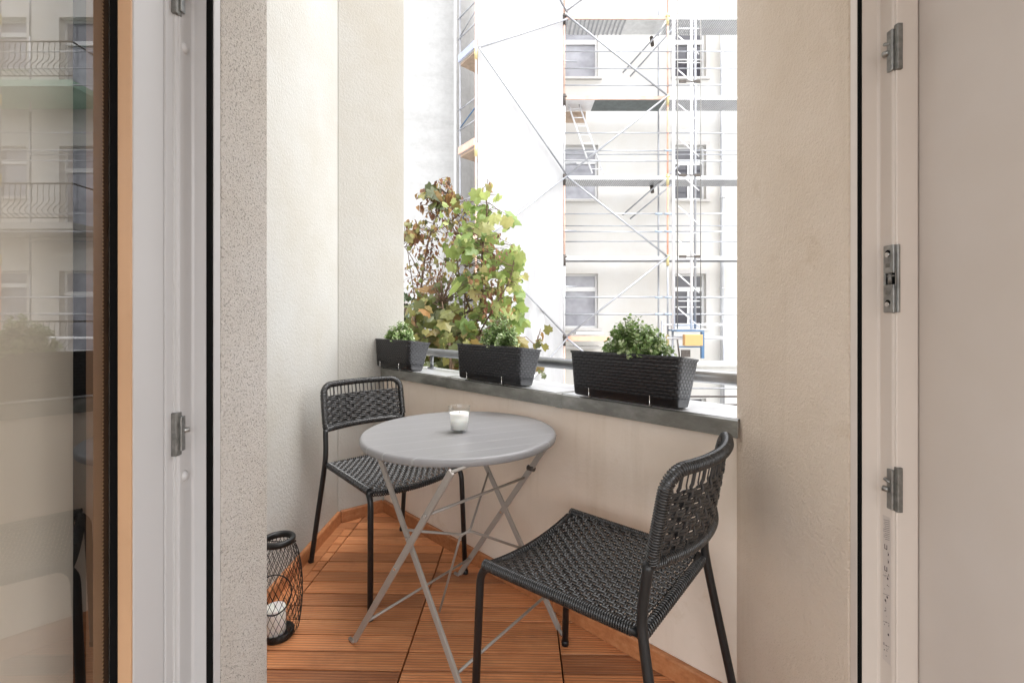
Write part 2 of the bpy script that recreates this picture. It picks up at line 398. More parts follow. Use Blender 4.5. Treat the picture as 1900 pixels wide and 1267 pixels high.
# deck
ang = R(-1.1); PITCH = .0785; TX = .4975
def rotd(p): return V(p[0] * math.cos(ang) - p[1] * math.sin(ang), p[0] * math.sin(ang) + p[1] * math.cos(ang), p[2])
m = MB(); Mx = Matrix.Rotation(ang, 4, 'Z')
for i in range(-3, 3):
    x0 = .129 + i * TX
    for j in range(24):
        y0 = .93 + j * PITCH + (.002 if i % 2 else 0)
        m.box((x0 + .0025, y0 + .0026, -.022), (x0 + TX - .0025, y0 + PITCH - .0026, random.uniform(-.0006, .0006)))
dk = m.build('wooden_deck', M['deck']); dk.matrix_world = Mx; tag(dk, kind='structure')
bm = bmesh.new(); bm.from_mesh(dk.data)
Mi = Mx.inverted()
def cut(p, nn):
    bmesh.ops.bisect_plane(bm, geom=bm.verts[:] + bm.edges[:] + bm.faces[:], plane_co=Mi @ p, plane_no=Mi.to_3x3() @ nn, clear_outer=True)
cut(P2 + n * .01, n); cut(V(-.94, 0, 0), V(-1, 0, 0)); cut(P1 + V(-cd.y, cd.x, 0) * .01, V(-cd.y, cd.x, 0))
bm.to_mesh(dk.data); bm.free()
bv = dk.modifiers.new('bevel', 'BEVEL'); bv.width = .0016; bv.segments = 2; bv.limit_method = 'ANGLE'; bv.angle_limit = R(40)
m = MB(); m.prism([(-.94, .5), (XR + .02, .5), (XR + .02, YRb + .02), ((P2 + n * .02).x, (P2 + n * .02).y), (-.94, 2.45)], -.2, -.030)
tag(m.build('balcony_slab', M['rubber']), kind='structure')
def skirt(a, b, nn, label):
    L = (b - a); m = MB(); k = 0
    N = max(1, round(L.length / .62)); d = L.normalized()
    for i in range(N):
        p = a + L * (i / N) + d * .001; q = d * (L.length / N - .002)
        m.extr([(.001, .0012), (.019, .0012), (.019, .058), (.015, .064), (.001, .064)], p, nn, V(0, 0, 1), L=q)
    return tag(m.build('skirting_board', M['skirt'], bevel=.001), label, 'skirting board', 'wooden skirting boards round the deck')
skirt(V(-.93, YLb + .01, 0), V(-.93, P1.y - .006, 0), V(1, 0, 0), 'reddish wooden skirting along the side wall by the lantern')
skirt(P1 + cd * .012, P2 - cd * .016, V(cd.y, -cd.x, 0), 'short reddish wooden skirting in the corner behind the far chair')
skirt(P2 + u * .012, Q - u * .02, -n, 'long reddish wooden skirting along the foot of the parapet')
m = MB(); m.box((-.911, YLb + .01, -.01), (-.868, 2.36, .0045)); tag(m.build('border_board', M['skirt']), 'narrow wooden border board lying along the side wall skirting', 'board')

# ------------------------------------------------------------------ door frame
fr = empty('door_frame', (0, .81, 0)); fo = V(0, -.81, 0)
tag(fr, 'white plastic balcony door frame with strike plates on both jambs', 'door frame')
ZT = 2.32
def fprism(name, poly, mat, z0=0, z1=ZT, par_=fr, bevel=0):
    m = MB(); m.prism([(x, y - .81) for x, y in poly], z0, z1); return m.build(name, mat, par_, bevel=bevel)
# left jamb: rebate face, step, inner strip
fprism('jamb', [(-.66, .760), (-.578, .760), (-.578, .776), (-.5745, .776), (-.5745, .7795), (-.5725, .781), (-.5705, .781), (-.5695, .808), (-.566, .811), (-.5312, .811), (-.531, .829), (-.66, .829)], M['upvc'], bevel=.0012)
fprism('gasket', [(-.5431, .8085), (-.5325, .8065), (-.5315, .809), (-.5325, .8109), (-.5431, .8109)], M['rubber'])
# right jamb
fprism('jamb', [(.6203, .818), (.6203, .835), (.76, .835), (.76, .786), (.699, .786), (.697, .7815), (.6615, .7815), (.6600, .784), (.6615, .7852), (.6600, .787), (.6590, .790), (.659, .814), (.656, .818)], M['upvc_warm_lit'], bevel=.0012)
fprism('gasket', [(.6206, .8179), (.6206, .8155), (.6225, .814), (.6275, .8160), (.6275, .8179)], M['rubber'])
fprism('head', [(-.66, .76), (.76, .76), (.76, .83), (-.66, .83)], M['upvc'], 2.25, 2.32)
# black strip standing in for the shadow in the gap behind the leaf
fprism('hinge_gap_shade', [(-.735, .762), (-.661, .762), (-.661, .80), (-.735, .80)], M['rubber'])

def zpx(py, Y): return EYE - (py - 592) / F * Y
def strike_simple(side, py0, py1, cam_up=True):
    # small cast keeper: dark body wrapped on the edge with a light tongue
    if side > 0:
        Y = .783; z0, z1 = zpx(py1, Y), zpx(py0, Y); h = z1 - z0
        m = MB(); m.box((.6592, .7775, z0), (.6685, .786, z1))
        o = m.build('keeper', M['zamak_dark'], fr, bevel=.0012); o.location = fo
        m = MB(); m.box((.6545, .784, z0 + h * .02), (.6592, .7955, z1 - h * .08)); m.tube([(.6560, .792, z0 + h * .45), (.6515, .800, z0 + h * .45)], .0052, 12)
        m.tube([(.6560, .790, z0 + h * .62), (.6530, .799, z0 + h * .68)], .003, 10)
        c = m.build('keeper_tongue', M['zamak'], o, bevel=.001)
        m = MB(); m.tube([(.6520, .7995, z0 + h * .45), (.6512, .8006, z0 + h * .45)], .0024, 10); m.build('screw', M['rubber'], o)
    else:
        Y = .778; z0, z1 = zpx(py1, Y), zpx(py0, Y); h = z1 - z0
        m = MB(); m.box((-.5795, .7715, z0), (-.5690, .785, z1)); o = m.build('keeper', M['zamak_dark'], fr, bevel=.0012); o.location = fo
        m = MB(); m.box((-.5690, .778, z0 + h * .1), (-.5650, .788, z1 - h * .1)); m.tube([(-.567, .786, z0 + h * .56), (-.5620, .793, z0 + h * .56)], .0042, 12)
        m.build('keeper_tongue', M['zamak'], o, bevel=.001)
strike_simple(1, 46, 131); strike_simple(1, 866, 949)
strike_simple(-1, 765, 845); strike_simple(-1, -48, 28)
for py in (92, 882):
    m = MB(); z = zpx(py, .795); m.lathe([(0, .0045), (.005, .0038), (.0085, .0), (.0085, -.002)], V(0, 0, 0), 20)
    o = m.build('screw_cap', M['upvc'], fr); o.rotation_euler = (0, R(90), 0); o.location = V(-.5702, .794, z) + fo; o.scale = (1.15, 1, 1)
# middle strike plate with two screws and a roller slot
Y = .79; z0, z1 = zpx(580, Y), zpx(455, Y); h = z1 - z0
pl = MB(); zc = (z0 + z1) / 2
pl.box((.6545, .7815, z0), (.6592, .8025, zc - .010)); pl.box((.6545, .7815, zc + .010), (.6592, .8025, z1)); pl.box((.6545, .7985, zc - .010), (.6592, .8025, zc + .010))
pl.box((.6592, .7775, z0), (.6640, .7815, z1))
sp_ = pl.build('strike_plate', M['zamak'], fr, bevel=.001); sp_.location = fo
m = MB(); m.box((.6570, .783, zc - .0095), (.6589, .7980, zc + .0095)); m.build('slot', M['rubber'], sp_)
m = MB(); m.tube([(.6565, .790, zc - .0092), (.6565, .790, zc + .0092)], .0035, 12); m.box((.6550, .7815, zc + .0035), (.6575, .797, zc + .006)); m.build('roller', M['zamak_dark'], sp_)
for zz in (z0 + h * .13, z1 - h * .13):
    m = MB(); m.tube([(.6540, .7925, zz + .002), (.6546, .7925, zz + .002)], .0052, 16); m.build('screw_recess', M['rubber'], sp_)
    m = MB(); m.tube([(.6525, .7925, zz - .001), (.6540, .7925, zz - .001)], .0042, 16); m.build('screw', M['chrome'], sp_)
for zz in (z0 + h * .30, z1 - h * .30):
    m = MB(); m.box((.6540, .7880, zz - .0035), (.65455, .7970, zz + .0035)); m.build('stamped_mark', M['zamak_dark'], sp_)
# sticker with tiny diagrams
zs0, zs1 = zpx(1228, .80), zpx(958, .80)
m = MB(); m.box((.6586, .7915, zs0), (.6590, .8085, zs1)); o = m.build('sticker', plain('pale_sticker', (.63, .57, .53), .5, 0, .02), fr); o.location = fo
rs = random.Random(3); m = MB(); ink = plain('sticker_ink', (.06, .04, .04), .6)
def q(y0, y1, z0_, z1_, sh=0):
    m.add([V(.6583, y0, z0_), V(.6583, y1, z0_ + sh), V(.6583, y1, z1_ + sh), V(.6583, y0, z1_)], [(0, 1, 2, 3)])
L_ = zs1 - zs0
for k in range(11):                                   # ruled text lines at the top
    z = zs1 - L_ * (.02 + .013 * k); q(.7935, .8070 - rs.random() * .004, z, z + .0007, -.003)
for k, fz in enumerate((.21, .36)):                   # U shaped handle diagrams
    z = zs1 - L_ * fz
    q(.8030, .8045, z - .004, z + .004); q(.7985, .8000, z - .004, z + .004); q(.7985, .8045, z - .0045, z - .003)
for fz in (.25, .30): z = zs1 - L_ * fz; q(.7950, .7972, z - .002, z + .002, -.002); q(.7965, .7972, z, z + .003, .001)
for fz, yy in ((.42, .7975), (.55, .7985), (.58, .8025), (.80, .7960)):
    z = zs1 - L_ * fz; m.add([V(.6583, yy + math.cos(a) * .0017, z + math.sin(a) * .0024) for a in [i * math.pi / 4 for i in range(8)]], [tuple(range(8))])
for fz in (.40, .53, .72, .88): z = zs1 - L_ * fz; q(.7940, .8075, z, z + .0006, -.004)
for k in range(26):
    z = zs1 - L_ * rs.uniform(.38, .97); y = rs.uniform(.794, .805); q(y, y + rs.uniform(.0008, .0022), z, z + rs.uniform(.0006, .0022), rs.uniform(-.001, .001))
o2 = m.build('printed_marks', ink, o)

# ------------------------------------------------------------------ glass door leaf, opened inwards
dl = empty('glass_door', (-.61, .78, 0)); do = V(.61, -.78, 0)
tag(dl, 'white framed glass balcony door swung inwards, mirroring the courtyard in its pane', 'door')
def dprism(name, poly, mat, z0, z1, bevel=0, par_=dl):
    m = MB(); m.prism([(x + .61, y - .78) for x, y in poly], z0, z1); return m.build(name, mat, par_, bevel=bevel)
dprism('stile', [(-.5800, .7585), (-.5800, .6975), (-.5990, .6970), (-.6500, .6970), (-.6500, .7585)], M['upvc'], .06, 2.24, .0015)
dprism('stile_edge', [(-.5800, .7895), (-.5795, .7593), (-.6500, .7593), (-.6500, .7895)], M['upvc'], .06, 2.24, .001)
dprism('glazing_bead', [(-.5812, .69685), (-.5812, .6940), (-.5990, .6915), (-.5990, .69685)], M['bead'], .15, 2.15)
dprism('gasket', [(-.5992, .6970), (-.5992, .6905), (-.6085, .6885), (-.6085, .6970)], M['rubber'], .15, 2.15)
GX = -.6100
dprism('pane', [(GX, .694), (GX - .004, .694), (GX - .004, -.24), (GX, -.24)], M['doorglass'], .14, 2.16)
dprism('stile', [(-.5800, -.235), (-.5800, -.33), (-.6500, -.33), (-.6500, -.235)], M['upvc'], .06, 2.24, .002)
dprism('bottom_rail', [(-.5802, .6968), (-.5802, -.2348), (-.65, -.2348), (-.65, .6968)], M['upvc'], .06, .15, .002)
dprism('top_rail', [(-.5802, .6968), (-.5802, -.2348), (-.65, -.2348), (-.65, .6968)], M['upvc'], 2.15, 2.24, .002)
spc = dprism('spacer_bar', [(-.6150, .694), (-.6150, .669), (-.6260, .669), (-.6260, .694)], plain('brown_spacer', (.10, .055, .03), .5, .3), .15, 2.15)
m = MB()
for k in range(330):
    z = .16 + k * .006
    m.add([V(.61 - .6147, .683 + dy - .78, z + dz) for dy, dz in ((0, 0), (.0025, 0), (.0025, .0032), (0, .0032))], [(0, 1, 2, 3)])
m.build('vent_holes', plain('spacer_hole', (.42, .27, .15), .4, .5), spc)
# inner plaster reveals of the room wall
m = MB(); m.prism([(.7005, .7855), (.7005, .28), (2.6, .28), (2.6, .83), (.7605, .834), (.7605, .7855)], 0, 2.9)
tag(m.build('plaster_reveal', M['plaster'], bevel=.003), 'smooth plaster wall, tinted for warm indoor light, beside the strike side of the door', 'wall')
m = MB(); m.prism([(-.737, .80), (-.737, .28), (-2.4, .28), (-2.4, .829), (-.737, .829)], 0, 2.9)
tag(m.build('plaster_reveal', M['plaster_grey'], bevel=.003), 'greyish plaster wall seen through the pane of the open glass door', 'wall')
m = MB(); m.box((-2.4, -3.5, -.05), (2.6, .835, -.004)); tag(m.build('room_floor', M['roomfloor']), kind='structure')
m = MB(); m.box((-2.4, -3.5, 2.9), (2.6, .828, 3.1)); tag(m.build('room_ceiling', M['wall_white']), kind='structure')  # unseen ceiling, added to keep direct sun off the door and balcony

# ------------------------------------------------------------------ chairs
def seat_w(y): return .188 + .014 * (y + .20) / .405
def weave_seat(m, y0=-.20, y1=.205):
    def surf(x, y):
        s = 1 - min(1, (x / seat_w(y)) ** 2); t = (y - y0) / (y1 - y0)
        return .4615 - s * (.010 + .018 * t * t) - .010 * max(0, (t - .82) / .18) ** 2
    NR, NC = 44, 27
    pr = (y1 - y0) / NR
    for i in range(NR):                                # strands across, side to side, wrapping the side tubes
        y = y0 + (i + .5) * pr; W = seat_w(y); pc = 2 * W / NC; pts = [V(-W - .014, y, .448), V(-W - .010, y, .4605)]
        for k in range(NC * 3 + 1):
            x = -W + 2 * W * k / (NC * 3)
            pts.append(V(x, y, surf(x, y) + .0015 * math.cos(math.pi * (x + W) / pc + math.pi * (i // 2))))
        pts += [V(W + .010, y, .4605), V(W + .014, y, .448)]
        m.tube(pts, 0, 6, flat=(pr * .47, .0011))
    for j in range(1, NC):
        pts = []
        for k in range(NR * 2 + 1):
            y = y0 + (y1 - y0) * k / (NR * 2); W = seat_w(y); x = -W + j * 2 * W / NC
            i = (y - y0) / pr
            pts.append(V(x, y, surf(x, y) - .0017 * math.cos(math.pi * j) * math.cos(math.pi * (int(min(NR - 1, i)) // 2))))
        m.tube(pts, 0, 6, flat=(.0047, .0010))
    return surf
def back_curve(s, z):                                  # s in -1..1, gives y of the curved back
    return -.228 - .20 * (z - .58) * .9 - .045 * (1 - s * s)
def make_chair():
    root = empty('woven_chair')
    # front legs, seat side tubes and rear legs with the back posts
    surf = None
    for sgn in (1, -1):
        m = MB(); p = fillet([(.217 * sgn, .238, .0), (.207 * sgn, .222, .452), (.193 * sgn, -.205, .452)], .055, 8)
        m.tube(p, .0105, 14); lg = m.build('leg', M['frame_black'], root)
        m = MB(); m.lathe([(0, 0), (.0125, 0), (.0125, .012), (.0105, .016)], V(.217 * sgn, .238, 0), 14); m.build('foot_cap', M['planter_base'], lg)
        m = MB(); zs = [.60, .66, .72, .765]
        p = smooth_path([V(.228 * sgn, -.305, 0), V(.215 * sgn, -.262, .22), V(.202 * sgn, -.222, .43), V(.198 * sgn, -.216, .50), V(.194 * sgn, back_curve(1, .60) + .004, .60)], 8)
        m.tube(p, .0108, 14); lg = m.build('leg', M['frame_black'], root)
        m = MB(); m.lathe([(0, 0), (.0125, 0), (.0125, .012), (.0105, .016)], V(.228 * sgn, -.305, 0), 14); m.build('foot_cap', M['planter_base'], lg)
    m = MB()
    m.tube([V(-.194, -.205, .452), V(-.1, -.212, .444), V(.1, -.212, .444), V(.194, -.205, .452)], .009, 12)
    m.tube(smooth_path([V(-.207, .203, .449), V(-.1, .207, .429), V(0, .208, .420), V(.1, .207, .429), V(.207, .203, .449)], 5), .0085, 12)
    m.build('seat_frame', M['frame_black'], root)
    m = MB(); weave_seat(m)
    # wrapped ribbing round the side tubes
    for sgn in (1, -1):
        for k in range(72):
            y = -.19 + k * .0056
            c = [V((seat_w(y) + .0045) * sgn + .0122 * math.cos(a), y, .4525 + .0122 * math.sin(a)) for a in [i * 2 * math.pi / 10 for i in range(10)]]
            m.tube(c, .0024, 5, closed=True)
    for k in range(40):                                 # strands folded over the rear and front bars
        x = -.19 + k * .38 / 39
        for y, z, r in ((-.211, .4455, .0110), (.2085, .4235 + .020 * (x / .2) ** 2, .0108)):
            c = [V(x, y + r * math.cos(a), z + r * math.sin(a)) for a in [i * 2 * math.pi / 10 for i in range(10)]]
            m.tube(c, .0026, 5, closed=True)
    m.build('seat', M['strand'], root)
    # backrest loop
    bk = MB(); zt, zb = .790, .600
    loop = []
    def BP(s, z): return V(.192 * s, back_curve(s, z), z)
    N = 14; rc = .045
    prof = []
    for k in range(N + 1): prof.append((-1 + rc / .205 + (2 - 2 * rc / .205) * k / N, zt))
    for k in range(1, 6): a = math.pi / 2 * (1 - k / 6); prof.append((1 - rc / .205 + rc / .205 * math.cos(a), zt - rc + rc * math.sin(a)))
    for k in range(5): prof.append((1, zt - rc - (zt - zb - rc - .02) * k / 4))
    for k in range(N + 1): prof.append((1 - .02 - (2 - .04) * k / N, zb))
    for k in range(5): prof.append((-1, zb + .02 + (zt - zb - rc - .02) * k / 4))
    for k in range(1, 6): a = math.pi / 2 * (k / 6); prof.append((-1 + rc / .205 - rc / .205 * math.cos(a), zt - rc + rc * math.sin(a)))
    loop = [BP(s, z) for s, z in prof]
    bk.tube(loop, .0118, 12, closed=True)
    # ribbing along the loop
    tot = [0]; LN = len(loop)
    for i in range(LN): tot.append(tot[-1] + (loop[(i + 1) % LN] - loop[i]).length)
    nr = int(tot[-1] / .0058)
    for k in range(nr):
        d = tot[-1] * k / nr; i = max(j for j in range(LN) if tot[j] <= d)
        a, b = loop[i], loop[(i + 1) % LN]; t = (d - tot[i]) / max(1e-6, (b - a).length); p = a.lerp(b, t); T = (loop[(i + 2) % LN] - loop[i - 1]).normalized()
        x_ = T.orthogonal().normalized(); y_ = T.cross(x_)
        bk.tube([p + (x_ * math.cos(w_) + y_ * math.sin(w_)) * .0122 for w_ in [j * 2 * math.pi / 10 for j in range(10)]], .0024, 5, closed=True)
    br = bk.build('backrest', M['strand'], root)
    m = MB(); NR, NC = 17, 15
    for i in range(NR):
        z = .612 + i * .0078; pts = []
        for k in range(NC * 3 + 1):
            s = -.97 + 1.94 * k / (NC * 3)
            spread = .0022 * (1 if i % 2 else -1) * max(0, (abs(s) - .8) / .2)
            p = BP(s, z + spread * -1); p.y += .0030 * math.cos(math.pi * k / 3 + math.pi * (i // 2)) * (1 if abs(s) < .88 else 0)
            pts.append(p)
        m.tube(pts, 0, 6, flat=(.0018, .0041))
    for j in range(NC + 4):
        s = -.90 + 1.80 * j / (NC + 3)
        pts = []
        for k in range(25):
            z = .598 + (.79 - .598) * k / 24
            p = BP(s, z); i = (z - .612) / .0078
            if z < .75: p.y -= .0022 * math.cos(math.pi * j) * math.cos(math.pi * (int(i) // 2))
            pts.append(p)
        m.tube(pts, 0, 6, flat=(.0040, .0014))
    m.build('backrest_weave', M['strand'], br)
    return root
def heading(fx, fy): return math.atan2(-fx, fy)
ch = make_chair()
ch.location = (.222, 1.203, .0005); ch.rotation_euler = (0, 0, heading(-.77, .64))
tag(ch, 'black woven chair in front of the parapet, nearer and facing away to the left', 'chair', 'black woven balcony chairs')
c2 = copy_tree(ch); c2.location = (-.521, 1.968, .0005); c2.rotation_euler = (0, 0, heading(.69, -.72))
tag(c2, 'black woven chair standing in the far corner behind the round table', 'chair', 'black woven balcony chairs')

# ------------------------------------------------------------------ round folding table
TC = V(-.177, 1.548, 0); TR = .325; TZ = .710
tb = empty('folding_table', TC); tag(tb, 'round grey metal folding table with crossed legs between the two chairs', 'table')
def top_mat():
    t = NT('slatted_table_paint'); c = t.coord(rot=(0, 0, R(-24))); sp = t.n('ShaderNodeSeparateXYZ'); t.l(c, sp.inputs[0])
    f = t.math('FRACT', t.math('MULTIPLY_ADD', sp.outputs[1], 1 / .082, .5)); d = t.math('ABSOLUTE', t.math('SUBTRACT', f, .5))
    line = t.ramp(d, [(.015, (1, 1, 1)), (.040, (0, 0, 0))])
    base = t.mix(t.math('MULTIPLY', line, .35), (.26, .255, .26), (.45, .45, .45))
    t.l(base, t.b.inputs['Base Color']); t.b.inputs['Roughness'].default_value = .36
    t.bump(t.math('SUBTRACT', 1.0, line), .6, .0012); return t.m
m = MB(); m.lathe([(0, TZ - .0015), (.28, TZ - .0015), (.309, TZ - .001), (.3175, TZ - .0005), (.322, TZ - .003), (.325, TZ - .008), (.325, TZ - .019), (.323, TZ - .023), (.319, TZ - .024), (.317, TZ - .020), (.316, TZ - .008), (0, TZ - .0075)], V(0, 0, 0), 96)
m.build('tabletop', top_mat(), tb)
fv = V(.61, .793, 0)                 # along a pair of feet
cv = V(.743, -.669, 0)               # from far/left feet towards near/right feet
def L3(x, y, z): return V(x, y, z) - TC
F1, F2 = V(-.534, 1.529, 0), V(-.228, 1.927, 0)
F3 = V(.171, 1.566, 0); F4 = F3 - fv * .445
H = TZ - .022
LT = .506
def flatbar(name, a, b, wd, th, side):       # bar whose wide face is turned to `side`
    d = (b - a).normalized(); s = (side - d * side.dot(d)).normalized(); k = d.cross(s)
    m = MB(); p = []
    for q_ in (a, b):
        for x, y in ((-1, -1), (1, -1), (1, 1), (-1, 1)): p.append(q_ + k * (wd / 2 * x) + s * (th / 2 * y))
    m.add(p, [(0, 3, 2, 1), (4, 5, 6, 7), (0, 1, 5, 4), (1, 2, 6, 5), (2, 3, 7, 6), (3, 0, 4, 7)])
    return m.build(name, M['tableleg'], tb, bevel=.0018)
def legpt(F0, sgn, t): return F0 + cv * (sgn * t) + V(0, 0, H * t / LT) - TC
for F0, sgn in ((F1, 1), (F2, 1), (F3, -1), (F4, -1)):
    lg = flatbar('leg', legpt(F0, sgn, .012), legpt(F0, sgn, LT), .020, .009, fv)
    m = MB(); a = legpt(F0, sgn, .014); b = F0 - TC + V(0, 0, .006)
    m.tube([a, b, b + cv * (-sgn * .022) + V(0, 0, -.0005)], .0065, 10); m.build('foot', M['tableleg'], lg)
def rod(a, b, r=.0045, name='rod'):
    m = MB(); m.tube([a, b], r, 10); return m.build(name, M['tableleg'], tb)
rod(legpt(F1, 1, .075), legpt(F2, 1, .075)); rod(legpt(F3, -1, .075), legpt(F4, -1, .075))
rod(legpt(F1, 1, .40), legpt(F2, 1, .37)); rod(legpt(F1, 1, .505), legpt(F2, 1, .505)); rod(legpt(F3, -1, .505), legpt(F4, -1, .505))
K = L3(-.155, 1.56, .355)
m = MB(); m.tube(fillet([legpt(F4, -1, .315), K + V(-.02, 0, -.006), K + V(.015, 0, .006), legpt(F3, -1, .175)], .01, 4), .0045, 10); m.build('stay_wire', M['tableleg'], tb)
m = MB(); m.tube(fillet([legpt(F3, -1, .355), K + V(.012, .0, .012), K + V(-.022, 0, -.012), L3(-.255, 1.60, .06)], .012, 4), .004, 10); m.build('stay_wire', M['tableleg'], tb)
for F0, sgn, t in ((F1, 1, .253), (F2, 1, .253), (F4, -1, .30), (F1, 1, .40)):
    p = legpt(F0, sgn, t); m = MB(); m.tube([p - fv * .0075, p - fv * .0050], .005, 12); m.build('rivet', M['chrome'], tb)
p = legpt(F2, 1, .40); m = MB(); m.tube([p - cv * .014, p + cv * .014], .010, 12); m.build('clamp', M['clamp'], tb)

# candle glass on the table
cg = empty('candle_glass', V(-.177, 1.53, TZ - .0008)); tag(cg, 'small clear glass with white candle wax standing on the round table', 'candle')
m = MB(); m.lathe([(0, .0008), (.026, .0008), (.029, .003), (.0365, .083), (.0365, .085), (.0352, .085), (.0345, .083), (.0275, .010), (0, .009)], V(0, 0, 0), 40); m.build('glass', M['clearglass'], cg)
m = MB(); m.lathe([(0, .0105), (.0270, .0105), (.0328, .064), (.031, .0625), (0, .062)], V(0, 0, 0), 40); wx = m.build('wax', M['wax'], cg)
m = MB(); m.tube([(0, 0, .061), (.001, 0, .068)], .0008, 6); m.build('wick', M['rubber'], wx)

# ------------------------------------------------------------------ lantern with candle
ln = empty('wire_lantern', (-.803, 1.565, .0008)); tag(ln, 'black wire mesh lantern on the deck by the stucco wall end', 'lantern')
def lr(z):   # barrel radius at height
    t = z / .31
    return .046 + .030 * min(1, math.sin(math.pi * min(1, max(0, (t * .96 + .04)))) ** .5)
m = MB(); m.lathe([(0, .0), (.047, .0), (.050, .004), (.050, .018), (.047, .022), (.044, .018), (0, .014)], V(0, 0, 0), 36); m.build('base', M['lantern'], ln)
m = MB(); m.lathe([(.040, .318), (.050, .318), (.054, .324), (.054, .334), (.050, .338), (.042, .338), (.038, .333), (.038, .323), (.040, .318)], V(0, 0, 0), 36); m.build('ring', M['lantern'], ln)
m = MB()
NS = 26
for sgn in (1, -1):
    for k in range(NS):
        pts = []
        for i in range(25):
            z = .02 + .30 * i / 24; a = 2 * math.pi * k / NS + sgn * 1.75 * i / 24; r = lr(z)
            pts.append(V(math.cos(a) * r, math.sin(a) * r, z))
        m.tube(pts, .0009, 4)
m.build('mesh', M['lantern'], ln)
m = MB()
pts = []
for k in range(24):
    a = 2 * math.pi * k / 24; zc_, aa = .18 + .065 * math.sin(a), R(-75) + .75 * math.cos(a); r = lr(zc_) + .001
    pts.append(V(math.cos(aa) * r, math.sin(aa) * r, zc_))
m.tube(pts, .0022, 8, closed=True); m.build('opening_hoop', M['lantern'], ln)
m = MB(); m.tube(fillet([V(-.050, 0, .326), V(-.052, .0, .33), V(-.045, .045, .30), V(.045, .045, .30), V(.052, 0, .33)], .03, 5), .0016, 6); m.build('handle', M['lantern'], ln)
cd_ = empty('pillar_candle', (-.812, 1.558, .0165)); tag(cd_, 'white pillar candle standing inside the wire lantern', 'candle')
m = MB(); m.lathe([(0, 0), (.033, 0), (.0345, .003), (.0345, .082), (.032, .087), (.020, .086), (0, .084)], V(0, 0, 0), 32); m.build('wax', M['wax'], cd_)
m = MB(); m.tube([(0, 0, .083), (.001, 0, .094)], .0009, 6); m.build('wick', M['rubber'], cd_)

# ------------------------------------------------------------------ planters
def rrect(hx, hy, r, z, nseg=6):
    out = []
    for cx, cy, a0_ in ((hx - r, hy - r, 0), (-hx + r, hy - r, 90), (-hx + r, -hy + r, 180), (hx - r, -hy + r, 270)):
        for k in range(nseg + 1):
            a = R(a0_ + 90 * k / nseg); out.append(V(cx + r * math.cos(a), cy + r * math.sin(a), z))
    return out
def loft(m, rings, cap0=True, cap1=True):
    n_ = len(rings[0]); vs_ = [p for r in rings for p in r]
    fs = [(i * n_ + k, i * n_ + (k + 1) % n_, (i + 1) * n_ + (k + 1) % n_, (i + 1) * n_ + k) for i in range(len(rings) - 1) for k in range(n_)]
    m.add(vs_, fs, True)
    o = len(m.v) - len(vs_)
    if cap0: m.f.append([o + k for k in range(n_)][::-1]); m.sm.append(False)
    if cap1: m.f.append([o + (len(rings) - 1) * n_ + k for k in range(n_)]); m.sm.append(False)
def make_planter(L, W=.145, Hh=.150):
    root = empty('planter_box'); r = .022
    m = MB(); hb, ht = L / 2 - .014, L / 2
    loft(m, [rrect(hb, W / 2 - .020, r, .022), rrect(ht - .003, W / 2 - .003, r, Hh - .008), rrect(ht, W / 2, r, Hh - .006), rrect(ht, W / 2, r, Hh),
             rrect(ht - .005, W / 2 - .005, r * .8, Hh), rrect(ht - .006, W / 2 - .006, r * .8, Hh - .03)], True, False)
    b = m.build('box', M['planter'], root)
    m = MB(); loft(m, [rrect(ht - .0065, W / 2 - .0065, r * .8, Hh - .026), rrect(ht - .03, W / 2 - .03, r * .8, Hh - .022)], True, True); m.build('soil', M['soil'], root)
    m = MB(); loft(m, [rrect(hb - .008, W / 2 - .027, r, 0), rrect(hb - .003, W / 2 - .022, r, .004), rrect(hb + .0005, W / 2 - .0195, r, .026), rrect(hb + .0015, W / 2 - .0185, r, .026), rrect(hb + .0015, W / 2 - .0185, r, .0265)], True, False); m.build('saucer', M['planter_base'], root)
    for sx in (-.27, .27):
        m = MB(); hy = -(W / 2 - .0165)
        m.tube(fillet([V(L * sx, hy + .012, -.003), V(L * sx, hy - .004, -.003), V(L * sx, hy - .0075, .028)], .004, 4), .0013, 8); m.build('hook', M['chrome'], root)
    return root
def line_y(r, o): return (P2 + n * o)
def along(px, o):      # point on the line offset o from the parapet face, seen at column px
    r = (px - 950) / F; A = P2 + n * o
    t = (r * A.y - A.x) / (u.x - r * u.y); return A + u * t
